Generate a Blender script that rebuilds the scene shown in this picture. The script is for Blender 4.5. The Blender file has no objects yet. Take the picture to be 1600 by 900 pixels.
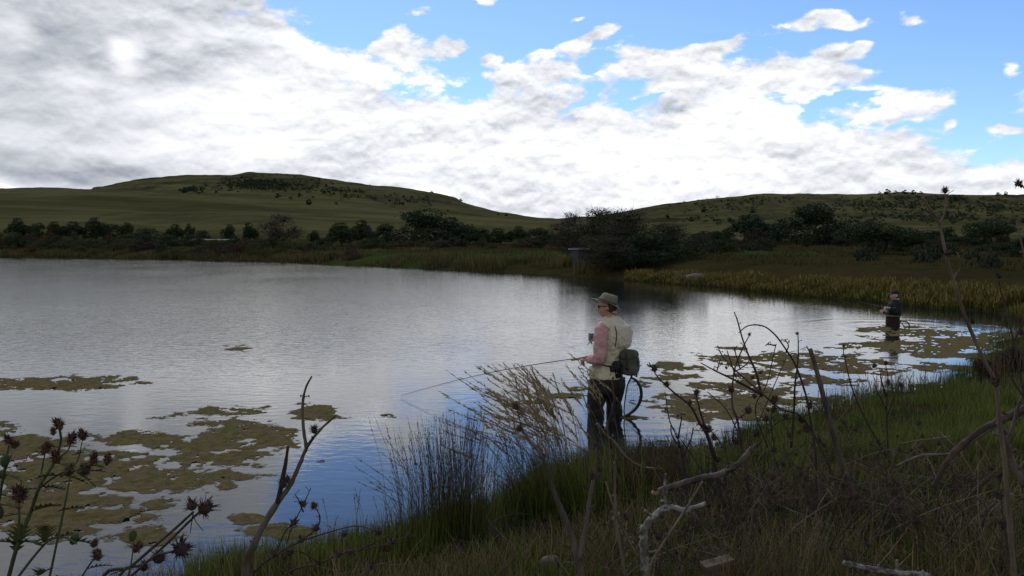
import bpy, math, random
import numpy as np
from mathutils import Vector, Matrix, Quaternion

C = bpy.context.scene
COL = C.collection
rnd = random.Random(7)
rng = np.random.default_rng(7)

# ------------------------------------------------------------------ camera
F = 1250.0            # focal length in photo pixels (1600 wide)
H = 1.83              # eye height above the water
PITCH = math.atan(65.0 / F)
cam = bpy.data.cameras.new('camera')
cam.sensor_width = 36.0
cam.lens = 36.0 * F / 1600.0
cam.clip_start = 0.05
cam.clip_end = 6000.0
camo = bpy.data.objects.new('camera', cam)
COL.objects.link(camo)
camo.location = (0, 0, H)
camo.rotation_euler = (math.pi / 2 - PITCH, 0, 0)
C.camera = camo
C.view_settings.view_transform = 'Standard'
C.view_settings.look = 'None'
C.view_settings.gamma = 1.0
C.view_settings.exposure = 0.0
C.cycles.max_bounces = 6
C.cycles.transparent_max_bounces = 8

CP, SP = math.cos(PITCH), math.sin(PITCH)
def ray(px, py):
    x = (px - 800.0) / F; dy = (450.0 - py) / F
    return Vector((x, CP + dy * SP, -SP + dy * CP))
def W(px, py, Y):
    d = ray(px, py); k = Y / d.y
    return Vector((d.x * k, Y, H + d.z * k))
def wat(px, py, z=0.0):
    d = ray(px, py); k = (z - H) / d.z
    return Vector((d.x * k, d.y * k, z))
def ae(px, py):
    d = ray(px, py)
    return math.atan2(d.x, d.y), math.atan2(d.z, math.hypot(d.x, d.y))

# ------------------------------------------------------------------ world: sky with clouds
SUN_EL, SUN_AZ = math.radians(48), math.radians(-18)      # azimuth from +Y, to the left
world = bpy.data.worlds.new('World'); C.world = world; world.use_nodes = True
nt = world.node_tree; nt.nodes.clear()
class NB:
    def __init__(s, tree): s.t = tree
    def n(s, kind, **kw):
        o = s.t.nodes.new(kind)
        for k, v in kw.items(): setattr(o, k, v)
        return o
    def put(s, sock, v):
        if hasattr(v, 'is_output') or isinstance(v, bpy.types.NodeSocket): s.t.links.new(v, sock)
        else: sock.default_value = v
    def m(s, op, a, b=None, c=None, clamp=False):
        o = s.n('ShaderNodeMath', operation=op); o.use_clamp = clamp
        s.put(o.inputs[0], a)
        if b is not None: s.put(o.inputs[1], b)
        if c is not None: s.put(o.inputs[2], c)
        return o.outputs[0]
    def comb(s, x, y, z):
        o = s.n('ShaderNodeCombineXYZ')
        for i, v in enumerate((x, y, z)): s.put(o.inputs[i], v)
        return o.outputs[0]
    def vm(s, op, a, b=None, scale=None):
        o = s.n('ShaderNodeVectorMath', operation=op); s.put(o.inputs[0], a)
        if b is not None: s.put(o.inputs[1], b)
        if scale is not None: s.put(o.inputs['Scale'], scale)
        return o.outputs['Value'] if op in ('LENGTH', 'DOT_PRODUCT', 'DISTANCE') else o.outputs[0]
    def noise(s, vec, scale, detail=8, rough=0.55, dist=0.0, lac=2.0, out='Fac'):
        o = s.n('ShaderNodeTexNoise'); s.put(o.inputs['Vector'], vec)
        o.inputs['Scale'].default_value = scale; o.inputs['Detail'].default_value = detail
        o.inputs['Roughness'].default_value = rough; o.inputs['Distortion'].default_value = dist
        o.inputs['Lacunarity'].default_value = lac
        return o.outputs[out]
    def mr(s, v, a, b, c=0.0, d=1.0, smooth=True):
        o = s.n('ShaderNodeMapRange', interpolation_type='SMOOTHSTEP' if smooth else 'LINEAR')
        s.put(o.inputs[0], v)
        for i, q in enumerate((a, b, c, d)): s.put(o.inputs[1 + i], q)
        return o.outputs[0]
    def ramp(s, fac, stops, mode='LINEAR'):
        o = s.n('ShaderNodeValToRGB'); cr = o.color_ramp; cr.interpolation = mode
        s.put(o.inputs[0], fac)
        while len(cr.elements) < len(stops): cr.elements.new(0.5)
        for e, (p, c) in zip(cr.elements, stops):
            e.position = p; e.color = (c, c, c, 1) if not hasattr(c, '__len__') else (*c, 1)
        return o.outputs[0]
    def mix(s, fac, a, b, blend='MIX'):
        o = s.n('ShaderNodeMix', data_type='RGBA', blend_type=blend)
        s.put(o.inputs[0], fac)
        for sock, v in ((o.inputs[6], a), (o.inputs[7], b)):
            if isinstance(v, bpy.types.NodeSocket): s.t.links.new(v, sock)
            else: sock.default_value = (*v, 1) if len(v) == 3 else v
        return o.outputs[2]
B = NB(nt)
tc = B.n('ShaderNodeTexCoord').outputs['Generated']
dn = B.n('ShaderNodeVectorMath', operation='NORMALIZE'); nt.links.new(tc, dn.inputs[0])
sep = B.n('ShaderNodeSeparateXYZ'); nt.links.new(dn.outputs[0], sep.inputs[0])
dx, dy, dz = sep.outputs
az = B.m('ARCTAN2', dx, dy)
hor = B.m('SQRT', B.m('ADD', B.m('MULTIPLY', dx, dx), B.m('MULTIPLY', dy, dy)))
el = B.m('ARCTAN2', dz, hor)
aev = B.comb(az, el, 0.0)
# low-frequency warp so the mask edges billow
w1 = B.noise(B.comb(B.m('MULTIPLY', az, 1.0), B.m('MULTIPLY', el, 1.8), 3.3), 6.0, 4, 0.5, out='Color')
warp = B.vm('SCALE', B.vm('SUBTRACT', w1, (0.5, 0.5, 0.5)), scale=0.10)
pv = B.vm('ADD', aev, warp)
def blob(px, py, rx, ry, rot=0.0, vec=None):
    a, e = ae(px, py)
    o = B.n('ShaderNodeMapping', vector_type='TEXTURE')
    nt.links.new(vec or pv, o.inputs[0])
    o.inputs['Location'].default_value = (a, e, 0)
    o.inputs['Rotation'].default_value = (0, 0, math.radians(rot))
    o.inputs['Scale'].default_value = (rx / F, ry / F, 1)
    return B.mr(B.vm('LENGTH', o.outputs[0]), 1.0, 0.0)
def total(items, base=0.0):
    acc = base
    for wgt, args in items: acc = B.m('MULTIPLY_ADD', blob(*args), wgt, acc)
    return acc
# top edge of the cloud bank as elevation against azimuth
line = [(-3000, 1.2), (-900, 0.6), (-400, 0.42), (100, 0.35), (330, 0.325), (420, ae(420, -20)[1]), (462, ae(470, 20)[1]), (500, ae(480, 66)[1]), (560, ae(560, 96)[1]),
        (640, ae(640, 118)[1]), (720, ae(720, 142)[1]), (770, ae(770, 118)[1]), (880, ae(880, 112)[1]), (1000, ae(1000, 120)[1]),
        (1150, ae(1150, 112)[1]), (1280, ae(1280, 135)[1]), (1380, ae(1380, 150)[1]), (1460, ae(1460, 195)[1]),
        (1540, ae(1540, 222)[1]), (1650, ae(1650, 228)[1]), (2200, ae(2200, 200)[1])]
st = []
for px, v in line:
    a = math.atan2(px - 800, F) if px > -2900 else -2.2
    st.append(((a + 3.1416) / 6.2832, v / 1.6))
st.append(((2.0 + 3.1416) / 6.2832, 0.5)); st.append(((2.7 + 3.1416) / 6.2832, 0.7)); 
Bl = B.m('MULTIPLY', B.ramp(B.m('DIVIDE', B.m('ADD', az, 3.1416), 6.2832), st), 1.6)
edge = B.m('MULTIPLY', B.m('SUBTRACT', Bl, el), 13.0)
edge = B.m('MINIMUM', B.m('MAXIMUM', edge, -0.85), 1.05)
def cvec(off_e):   # noise coordinates, flattened with height
    return B.comb(az, B.m('MULTIPLY', B.m('ADD', el, off_e), 1.9), 0.7)
def cloudn(off):
    a = B.noise(cvec(off), 7.5, 11, 0.60, 0.15)
    return a
n0 = cloudn(0.0); n1 = cloudn(0.014)
wisp = B.noise(B.comb(az, B.m('MULTIPLY', el, 3.0), 5.0), 22.0, 6, 0.6, 0.3)
puffs = total([
    (1.15, (622, 56, 62, 34, 25)), (1.1, (697, 78, 52, 30, -10)), (1.0, (668, 18, 48, 22, 10)), (0.9, (760, 8, 50, 12, 8)),
    (1.15, (935, 71, 62, 17, 8)), (0.9, (885, 108, 55, 22, 10)), (0.75, (765, 102, 40, 12, 10)), (0.95, (1140, 62, 90, 34, 18)), (0.7, (1030, 98, 75, 24, 8)),
    (1.25, (1275, 40, 98, 20, 6)), (1.15, (1325, 76, 50, 18, 22)), (1.0, (1440, 12, 80, 22, -4)), (0.7, (1520, 22, 34, 16, 30)),
    (0.8, (1590, 110, 28, 30, 20)), (0.8, (1585, 213, 38, 12, 0)), (0.9, (1478, 200, 18, 9, 0)), (0.7, (1007, 8, 18, 8, 0)), (0.7, (980, 36, 24, 9, 0)), (0.7, (915, 38, 20, 8, 0)),
    (0.9, (1420, 165, 85, 34, -8)), (-1.0, (1290, 190, 90, 16, 20)), (-0.6, (1330, 215, 120, 14, 0)), (-0.5, (900, 150, 70, 8, 10)), (-0.6, (1000, 150, 80, 7, 10)),
    (0.85, (1260, 130, 220, 62, -9)), (0.7, (1110, 88, 110, 46, 10)), (1.1, (1560, 282, 200, 34, 0)), (-1.2, (560, 28, 110, 42, -18)), (-0.8, (830, 60, 90, 36, 0)), (0.6, (0, 120, 400, 120, 0)),
    (-0.6, (1000, -160, 420, 130, 0)),
])
D = B.m('ADD', edge, puffs)
D = B.m('ADD', D, B.m('MULTIPLY', B.m('SUBTRACT', n0, 0.5), 3.4))
D = B.m('ADD', D, B.m('MULTIPLY', B.m('SUBTRACT', wisp, 0.5), 0.9))
wv = B.vm('SCALE', B.vm('SUBTRACT', B.noise(cvec(0.0), 14.0, 5, 0.6, out='Color'), (0.5, 0.5, 0.5)), scale=0.055)
def billow(off):
    o = B.n('ShaderNodeTexVoronoi', feature='F1'); o.inputs['Scale'].default_value = 17.0
    o.inputs['Detail'].default_value = 3.0; o.inputs['Roughness'].default_value = 0.6
    o.normalize = True
    nt.links.new(B.vm('ADD', cvec(off), wv), o.inputs['Vector']); return o.outputs['Distance']
v0 = billow(0.0); v1 = billow(0.009)
D = B.m('ADD', D, B.m('MULTIPLY', B.m('SUBTRACT', 0.42, v0), 1.5))
alpha = B.mr(D, 0.02, 0.46)
# shading inside the bank
sh = B.m('MULTIPLY', B.m('SUBTRACT', n0, n1), 1.1)
Fb = total([
    (-0.44, (90, 95, 330, 110, 0)), (-0.22, (330, 120, 190, 80, 20)), (-0.26, (40, 185, 210, 45, 0)), (-0.54, (170, 258, 340, 38, -3)),
    (-0.22, (470, 262, 230, 26, -4)), (-0.28, (150, -60, 500, 130, 0)), (-0.25, (820, 330, 120, 12, 0)), (-0.16, (1480, 285, 240, 14, 0)),
    (-0.18, (1050, 165, 110, 22, 12)), (-0.12, (860, 250, 120, 30, 0)), (-0.12, (560, 200, 140, 34, 8)),
    (0.22, (360, 190, 460, 130, 0)), (0.55, (205, 88, 28, 52, -15)), (0.30, (20, 52, 60, 26, 0)), (0.28, (120, 122, 60, 24, 0)), (0.30, (470, 62, 80, 26, -20)), (0.25, (290, 60, 60, 30, 0)),
    (0.42, (60, 291, 110, 12, 0)), (0.30, (524, 225, 34, 10, 20)), (0.32, (640, 125, 170, 40, -16)), (0.30, (930, 240, 300, 90, 0)),
    (0.20, (1200, 190, 260, 60, 0)), (0.2, (690, 290, 150, 22, -6)), (0.15, (250, 175, 200, 22, 0)),
], 0.80)
Fb = B.m('ADD', Fb, B.m('MULTIPLY', sh, B.mr(az, -0.6, -0.05, 0.55, 1.0)))
Fb = B.m('ADD', Fb, B.m('MULTIPLY', B.m('SUBTRACT', v1, v0), B.mr(az, -0.6, -0.05, 0.35, 1.15)))
big = B.noise(B.comb(az, B.m('MULTIPLY', el, 3.2), 9.0), 4.5, 7, 0.6, 0.4)
Fb = B.m('ADD', Fb, B.m('MULTIPLY', B.m('SUBTRACT', big, 0.5), 0.50))
fa = B.noise(B.comb(az, B.m('MULTIPLY', el, 2.1), 1.0), 24.0, 7, 0.62, 0.2); fb_ = B.noise(B.comb(az, B.m('MULTIPLY', B.m('ADD', el, 0.005), 2.1), 1.0), 24.0, 7, 0.62, 0.2)
fine = B.m('MULTIPLY_ADD', B.m('SUBTRACT', fa, fb_), 5.0, 0.5)
Fb = B.m('ADD', Fb, B.m('MULTIPLY', B.m('SUBTRACT', fine, 0.5), B.mr(az, -0.6, -0.05, 0.07, 0.18)))
# the deck thickens and darkens overhead
Fb = B.m('SUBTRACT', Fb, B.mr(el, 0.30, 0.9, 0.0, 0.22))
Fb = B.m('SUBTRACT', Fb, B.m('MULTIPLY', B.m('SUBTRACT', 1.0, B.mr(dy, -0.3, 0.6)), 0.22))
ccol = B.ramp(B.m('MULTIPLY', Fb, 0.8), [(0.0, (0.20, 0.23, 0.28)), (0.22, (0.33, 0.365, 0.42)), (0.42, (0.58, 0.61, 0.65)), (0.60, (0.80, 0.82, 0.86)), (0.76, (0.97, 0.98, 1.0)), (1.0, (1.9, 1.88, 1.83))])
ccol = B.mix(1.0, ccol, (1.04, 1.04, 1.05), 'MULTIPLY')
sky = B.n('ShaderNodeTexSky', sky_type='NISHITA')
sky.sun_disc = False; sky.sun_elevation = SUN_EL; sky.sun_rotation = SUN_AZ
sky.air_density = 1.0; sky.dust_density = 0.6; sky.ozone_density = 1.4; sky.altitude = 1200
bg1 = B.n('ShaderNodeBackground'); nt.links.new(B.mix(1.0, sky.outputs[0], (0.77, 0.93, 1.18), 'MULTIPLY'), bg1.inputs[0]); bg1.inputs[1].default_value = 0.14
bg2 = B.n('ShaderNodeBackground'); nt.links.new(ccol, bg2.inputs[0]); bg2.inputs[1].default_value = 1.0
mixs = B.n('ShaderNodeMixShader'); nt.links.new(alpha, mixs.inputs[0])
nt.links.new(bg1.outputs[0], mixs.inputs[1]); nt.links.new(bg2.outputs[0], mixs.inputs[2])
wo = B.n('ShaderNodeOutputWorld'); nt.links.new(mixs.outputs[0], wo.inputs[0])
world.cycles.sampling_method = 'MANUAL'; world.cycles.sample_map_resolution = 512

sun = bpy.data.lights.new('sun', 'SUN'); sun.energy = 1.3; sun.angle = math.radians(12); sun.color = (1.0, 0.95, 0.86)
suno = bpy.data.objects.new('sun', sun); COL.objects.link(suno)
sd_ = Vector((math.sin(SUN_AZ) * math.cos(SUN_EL), math.cos(SUN_AZ) * math.cos(SUN_EL), math.sin(SUN_EL)))
suno.rotation_euler = sd_.to_track_quat('Z', 'Y').to_euler(); suno.location = (0, 0, 30)

# ------------------------------------------------------------------ helpers
def tag(o, label=None, cat=None, group=None, kind=None):
    if label: o['label'] = label
    if cat: o['category'] = cat
    if group: o['group'] = group
    if kind: o['kind'] = kind
    return o
def empty(name, loc, label=None, cat=None, group=None):
    o = bpy.data.objects.new(name, None); COL.objects.link(o); o.location = loc; o.empty_display_size = 0.1
    return tag(o, label, cat, group)
class MB:
    """collects vertices, quads and triangles; build() links them as one mesh object"""
    def __init__(s): s.v = []; s.q = []; s.t = []; s.a = []; s.n = 0
    def add(s, V, Q=None, T=None, attr=None):
        V = np.asarray(V, float).reshape(-1, 3)
        if Q is not None and len(Q): s.q.append(np.asarray(Q, int).reshape(-1, 4) + s.n)
        if T is not None and len(T): s.t.append(np.asarray(T, int).reshape(-1, 3) + s.n)
        s.v.append(V); s.a.append(np.zeros(len(V)) if attr is None else np.broadcast_to(np.asarray(attr, float), (len(V),)))
        s.n += len(V); return s
    def mesh(s, name, mat=None, smooth=True, origin=None):
        V = np.concatenate(s.v)
        if origin is not None: V = V - np.asarray(origin)
        Q = np.concatenate(s.q) if s.q else np.zeros((0, 4), int)
        T = np.concatenate(s.t) if s.t else np.zeros((0, 3), int)
        me = bpy.data.meshes.new(name)
        me.vertices.add(len(V)); me.vertices.foreach_set('co', V.ravel().astype(np.float32))
        li = np.concatenate([Q.ravel(), T.ravel()]).astype(np.int32)
        tot = np.concatenate([np.full(len(Q), 4), np.full(len(T), 3)]).astype(np.int32)
        me.loops.add(len(li)); me.loops.foreach_set('vertex_index', li)
        me.polygons.add(len(tot)); me.polygons.foreach_set('loop_start', (np.cumsum(tot) - tot).astype(np.int32))
        me.polygons.foreach_set('use_smooth', np.full(len(tot), smooth, bool))
        A = np.concatenate(s.a)
        if A.any():
            at = me.attributes.new('shade', 'FLOAT', 'POINT'); at.data.foreach_set('value', A.astype(np.float32))
        me.update(calc_edges=True); me.validate()
        if mat: me.materials.append(mat)
        return me
    def build(s, name, mat=None, parent=None, smooth=True, loc=None):
        """world coordinates in; the object's origin goes to loc (top level) or the parent's origin"""
        org = np.zeros(3)
        if loc is not None: org = np.asarray(loc, float)
        elif parent is not None: org = np.asarray(wpos(parent), float)
        me = s.mesh(name, mat, smooth, org)
        o = bpy.data.objects.new(name, me); COL.objects.link(o)
        if parent is not None: o.parent = parent
        else: o.location = org
        return o
def wpos(o):
    p = Vector(o.location)
    while o.parent is not None: o = o.parent; p = p + Vector(o.location)
    return p
def catmull(P, n):
    P = [np.asarray(p, float) for p in P]
    if len(P) < 3: return np.array([P[0] + (P[-1] - P[0]) * t for t in np.linspace(0, 1, n + 1)])
    Q = [2 * P[0] - P[1]] + P + [2 * P[-1] - P[-2]]
    out = []
    for i in range(1, len(Q) - 2):
        for t in np.arange(n) / n:
            p0, p1, p2, p3 = Q[i - 1:i + 3]
            out.append(0.5 * (2 * p1 + (p2 - p0) * t + (2 * p0 - 5 * p1 + 4 * p2 - p3) * t * t + (3 * p1 - p0 - 3 * p2 + p3) * t ** 3))
    out.append(P[-1]); return np.array(out)
def tube(mb, P, R, seg=8, sub=3, wob=0.0, flat=1.0, flat_dir=None, caps=True, attr=None):
    P = [np.asarray(p, float) for p in P]
    if np.isscalar(R): R = [R] * len(P)
    if len(R) == 2 and len(P) > 2: R = list(np.linspace(R[0], R[1], len(P)))
    if sub > 1 or len(P) > 2:
        X = catmull([np.append(p, r) for p, r in zip(P, R)], sub)
        P, R = X[:, :3], np.maximum(X[:, 3], 1e-5)
    else: P = np.array(P); R = np.array(R)
    n = len(P); T = np.gradient(P, axis=0); T /= np.linalg.norm(T, axis=1)[:, None] + 1e-12
    up = np.array([0, 0, 1.0]) if flat_dir is None else np.asarray(flat_dir, float)
    if abs(T[0] @ up) > 0.95: up = np.array([1.0, 0.1, 0])
    u = up - T[0] * (T[0] @ up); u /= np.linalg.norm(u)
    a = np.arange(seg) * 2 * math.pi / seg; rings = []
    for i in range(n):
        u = u - T[i] * (T[i] @ u); u /= np.linalg.norm(u) + 1e-12
        v = np.cross(T[i], u)
        rr = R[i] * (1 + (rng.normal(size=seg) * wob if wob else 0))
        rings.append(P[i] + np.outer(np.cos(a) * rr * flat, u) + np.outer(np.sin(a) * rr, v))
    V = np.concatenate(rings)
    i, j = np.meshgrid(np.arange(n - 1), np.arange(seg), indexing='ij')
    j2 = (j + 1) % seg
    Q = np.stack([i * seg + j, i * seg + j2, (i + 1) * seg + j2, (i + 1) * seg + j], -1).reshape(-1, 4)
    Tt = None
    if caps:
        V = np.concatenate([V, P[:1], P[-1:]]); c0, c1 = n * seg, n * seg + 1; k = np.arange(seg); k2 = (k + 1) % seg
        Tt = np.concatenate([np.stack([np.full(seg, c0), k2, k], -1), np.stack([np.full(seg, c1), (n - 1) * seg + k, (n - 1) * seg + k2], -1)])
    mb.add(V, Q, Tt, attr); return mb
def loft(mb, rings, seg=28, power=2.0, sub=4):
    """rings: (centre, u half-axis vector, v half-axis vector)"""
    X = catmull([np.concatenate([c, u, v]) for c, u, v in rings], sub)
    a = np.arange(seg) * 2 * math.pi / seg
    ca = np.sign(np.cos(a)) * np.abs(np.cos(a)) ** (2 / power); sa = np.sign(np.sin(a)) * np.abs(np.sin(a)) ** (2 / power)
    n = len(X); V = np.concatenate([x[:3] + np.outer(ca, x[3:6]) + np.outer(sa, x[6:9]) for x in X])
    i, j = np.meshgrid(np.arange(n - 1), np.arange(seg), indexing='ij'); j2 = (j + 1) % seg
    Q = np.stack([i * seg + j, i * seg + j2, (i + 1) * seg + j2, (i + 1) * seg + j], -1).reshape(-1, 4)
    V = np.concatenate([V, X[:1, :3], X[-1:, :3]]); c0, c1 = n * seg, n * seg + 1; k = np.arange(seg); k2 = (k + 1) % seg
    T = np.concatenate([np.stack([np.full(seg, c0), k2, k], -1), np.stack([np.full(seg, c1), (n - 1) * seg + k, (n - 1) * seg + k2], -1)])
    mb.add(V, Q, T); return mb
def ball(mb, c, r, seg=20, rings=12, fn=None, M=None, power=1.0, attr=None):
    th = np.linspace(0, math.pi, rings + 1); ph = np.arange(seg) * 2 * math.pi / seg
    sp = lambda x: np.sign(x) * np.abs(x) ** power
    N = np.array([[sp(math.sin(t)) * sp(math.cos(p)), sp(math.sin(t)) * sp(math.sin(p)), sp(math.cos(t))] for t in th for p in ph])
    V = N * np.asarray(r, float)
    if fn is not None: V = fn(V, N)
    if M is not None: V = V @ np.asarray(M, float).T
    V = V + np.asarray(c, float)
    i, j = np.meshgrid(np.arange(rings), np.arange(seg), indexing='ij'); j2 = (j + 1) % seg
    Q = np.stack([i * seg + j, (i + 1) * seg + j, (i + 1) * seg + j2, i * seg + j2], -1).reshape(-1, 4)
    mb.add(V, Q, attr=attr); return mb
# value noise in numpy
_perm = rng.random((64, 64, 64))
def vnoise(x, y, z=0.0):
    x, y, z = np.broadcast_arrays(np.asarray(x, float), y, z)
    xi, yi, zi = np.floor(x).astype(int), np.floor(y).astype(int), np.floor(z).astype(int)
    fx, fy, fz = x - xi, y - yi, z - zi
    fx, fy, fz = [f * f * (3 - 2 * f) for f in (fx, fy, fz)]
    r = 0
    for a in (0, 1):
        for b in (0, 1):
            for c in (0, 1):
                r = r + _perm[(xi + a) & 63, (yi + b) & 63, (zi + c) & 63] * (fx if a else 1 - fx) * (fy if b else 1 - fy) * (fz if c else 1 - fz)
    return r
def fbm(x, y, z=0.0, o=5, g=0.5):
    s = 0; amp = 1; t = 0
    for k in range(o):
        s = s + amp * vnoise(x * 2 ** k + 17 * k, y * 2 ** k + 5 * k, z * 2 ** k + 3 * k); t += amp; amp *= g
    return s / t
def sstep(a, b, x):
    t = np.clip((x - a) / (b - a), 0, 1); return t * t * (3 - 2 * t)

# ------------------------------------------------------------------ materials
def mat(name, c1, c2=None, scale=5.0, rough=0.85, bump=0.0, bscale=None, detail=5, spec=0.3, coord='Object', island=0.0, c3=None, sheen=0, stretch=None, dist=0.005):
    m = bpy.data.materials.new(name); m.use_nodes = True; t = m.node_tree; b = NB(t)
    p = t.nodes['Principled BSDF']
    p.inputs['Roughness'].default_value = rough; p.inputs['Specular IOR Level'].default_value = spec
    tcn = b.n('ShaderNodeTexCoord').outputs[coord]
    if stretch:
        mp = b.n('ShaderNodeMapping'); t.links.new(tcn, mp.inputs[0]); mp.inputs['Scale'].default_value = stretch; tcn = mp.outputs[0]
    col = None
    if c2 is not None:
        f = b.mr(b.noise(tcn, scale, detail, 0.6), 0.32, 0.68)
        col = b.mix(f, c1, c2)
    if c3 is not None:
        f = b.mr(b.noise(tcn, scale * 0.37, detail, 0.6, 0.3), 0.48, 0.66)
        col = b.mix(f, col if col is not None else c1, c3)
    if island:
        g = b.n('ShaderNodeNewGeometry').outputs['Random Per Island']
        k = b.mr(g, 0.0, 1.0, 1 - island, 1 + island, smooth=False)
        kk = b.comb(k, k, b.m('MULTIPLY', k, 1.0))
        col = b.mix(1.0, col if col is not None else c1, kk, 'MULTIPLY')
    if col is not None: t.links.new(col, p.inputs['Base Color'])
    else: p.inputs['Base Color'].default_value = (*c1, 1)
    if bump:
        bn = b.n('ShaderNodeBump'); bn.inputs['Strength'].default_value = bump; bn.inputs['Distance'].default_value = dist
        t.links.new(b.noise(tcn, bscale or scale * 3, 6, 0.6), bn.inputs['Height']); t.links.new(bn.outputs[0], p.inputs['Normal'])
    return m
def leafmat(name, c1, c2, transl=0.25, tip=None, var=0.5):
    """foliage: colour varies leaf by leaf; tip is the colour that the 'shade' attribute (0 root .. 1 tip) leads to"""
    m = bpy.data.materials.new(name); m.use_nodes = True; t = m.node_tree; b = NB(t); t.nodes.clear()
    g = b.n('ShaderNodeNewGeometry').outputs['Random Per Island']
    col = b.mix(g, c1, c2)
    if tip is not None:
        at = b.n('ShaderNodeAttribute', attribute_name='shade').outputs['Fac']
        col = b.mix(at, col, tip)
    wn = b.n('ShaderNodeTexWhiteNoise', noise_dimensions='1D'); t.links.new(g, wn.inputs['W'])
    k = b.mr(wn.outputs['Value'], 0, 1, 1 - var, 1 + var, smooth=False)
    col = b.mix(1.0, col, b.comb(k, k, k), 'MULTIPLY')
    d = b.n('ShaderNodeBsdfPrincipled'); d.inputs['Roughness'].default_value = 0.7; d.inputs['Specular IOR Level'].default_value = 0.04
    t.links.new(col, d.inputs['Base Color'])
    tr = b.n('ShaderNodeBsdfTranslucent'); t.links.new(col, tr.inputs[0])
    mx = b.n('ShaderNodeMixShader'); mx.inputs[0].default_value = transl
    t.links.new(d.outputs[0], mx.inputs[1]); t.links.new(tr.outputs[0], mx.inputs[2])
    o = b.n('ShaderNodeOutputMaterial'); t.links.new(mx.outputs[0], o.inputs[0])
    return m

# ground: grass-covered earth near, dry veld and scrub far, told apart by distance from the lens is not used: world position only
def ground_mat():
    m = bpy.data.materials.new('ground'); m.use_nodes = True; t = m.node_tree; b = NB(t); p = t.nodes['Principled BSDF']
    p.inputs['Roughness'].default_value = 1.0; p.inputs['Specular IOR Level'].default_value = 0.0
    pos = b.n('ShaderNodeNewGeometry').outputs['Position']
    sp = b.n('ShaderNodeSeparateXYZ'); t.links.new(pos, sp.inputs[0]); x, y, z = sp.outputs
    # near bank: earth with red soil patches
    nb = b.mix(b.mr(b.noise(pos, 3.0, 6, 0.6), 0.4, 0.6), (0.020, 0.024, 0.010), (0.030, 0.022, 0.012))
    nb = b.mix(b.mr(b.noise(pos, 0.9, 3, 0.5), 0.56, 0.66), nb, (0.040, 0.019, 0.011))
    # middle: meadow and dry grass
    flat = b.comb(x, y, 0.0)
    md = b.mix(b.mr(b.noise(flat, 0.12, 5, 0.6), 0.4, 0.6), (0.026, 0.026, 0.008), (0.042, 0.034, 0.012))
    md = b.mix(b.mr(b.noise(flat, 1.1, 6, 0.7), 0.35, 0.75), md, (0.028, 0.026, 0.013))
    # watered pasture: two bright green fields
    def patch(cx, cy, rx, ry, rot=0):
        mp = b.n('ShaderNodeMapping', vector_type='TEXTURE'); t.links.new(flat, mp.inputs[0])
        mp.inputs['Location'].default_value = (cx, cy, 0); mp.inputs['Scale'].default_value = (rx, ry, 1); mp.inputs['Rotation'].default_value = (0, 0, rot)
        return b.mr(b.m('ADD', b.vm('LENGTH', mp.outputs[0]), b.m('MULTIPLY', b.m('SUBTRACT', b.noise(flat, 0.25, 4), 0.5), 0.7)), 1.1, 0.7)
    g = b.m('MAXIMUM', patch(-2, 82, 17, 17), b.m('MAXIMUM', patch(19, 66, 7, 6), patch(-72, 172, 26, 16)))
    grass = b.mix(b.mr(b.noise(flat, 0.6, 5), 0.3, 0.7), (0.026, 0.046, 0.011), (0.036, 0.052, 0.014))
    md = b.mix(g, md, grass)
    # hills
    st_ = b.comb(b.m('MULTIPLY', x, 0.35), y, b.m('MULTIPLY', z, 2.0))
    hl = b.mix(b.mr(b.noise(st_, 0.010, 6, 0.62), 0.36, 0.64), (0.050, 0.049, 0.019), (0.086, 0.079, 0.034))
    hl = b.mix(b.mr(b.noise(st_, 0.03, 7, 0.7), 0.55, 0.75), hl, (0.034, 0.030, 0.014))
    steep = b.n('ShaderNodeSeparateXYZ'); t.links.new(b.n('ShaderNodeNewGeometry').outputs['Normal'], steep.inputs[0])
    sc = b.m('MULTIPLY', b.mr(b.noise(pos, 0.016, 8, 0.72), 0.47, 0.60), b.mr(y, 720, 860))
    hl = b.mix(b.m('MULTIPLY', sc, 0.75), hl, (0.024, 0.025, 0.015))
    spk = b.m('MULTIPLY', b.mr(b.noise(pos, 0.11, 4, 0.7), 0.60, 0.68), b.mr(y, 500, 800))
    hl = b.mix(spk, hl, (0.018, 0.020, 0.012))
    gl = b.m('MULTIPLY', b.mr(b.noise(b.comb(x, b.m('MULTIPLY', y, 0.18), z), 0.022, 6, 0.7, 0.8), 0.52, 0.60), 0.45)
    hl = b.mix(gl, hl, (0.036, 0.034, 0.015))
    bnd = b.m('MULTIPLY', b.mr(b.noise(b.comb(b.m('MULTIPLY', x, 0.05), y, 0.0), 0.035, 5, 0.6, 0.3), 0.50, 0.62), 0.5)
    hl = b.mix(bnd, hl, (0.100, 0.090, 0.040))
    rk = b.m('MULTIPLY', b.mr(b.noise(pos, 0.07, 6, 0.75), 0.60, 0.70), b.mr(y, 820, 900))
    hl = b.mix(b.m('MULTIPLY', rk, 0.6), hl, (0.10, 0.092, 0.075))
    col = b.mix(b.mr(y, 14, 22), nb, md)
    col = b.mix(b.mr(b.m('ADD', y, b.m('MULTIPLY', b.m('SUBTRACT', b.noise(flat, 0.02, 4), 0.5), 120)), 190, 290), col, hl)
    t.links.new(col, p.inputs['Base Color'])
    bn = b.n('ShaderNodeBump'); bn.inputs['Strength'].default_value = 0.7; bn.inputs['Distance'].default_value = 0.05
    t.links.new(b.noise(pos, 7.0, 8, 0.7), bn.inputs['Height'])
    b2 = b.n('ShaderNodeBump'); b2.inputs['Strength'].default_value = 0.6; b2.inputs['Distance'].default_value = 3.0
    t.links.new(b.noise(pos, 0.08, 8, 0.7), b2.inputs['Height']); t.links.new(bn.outputs[0], b2.inputs['Normal'])
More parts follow.
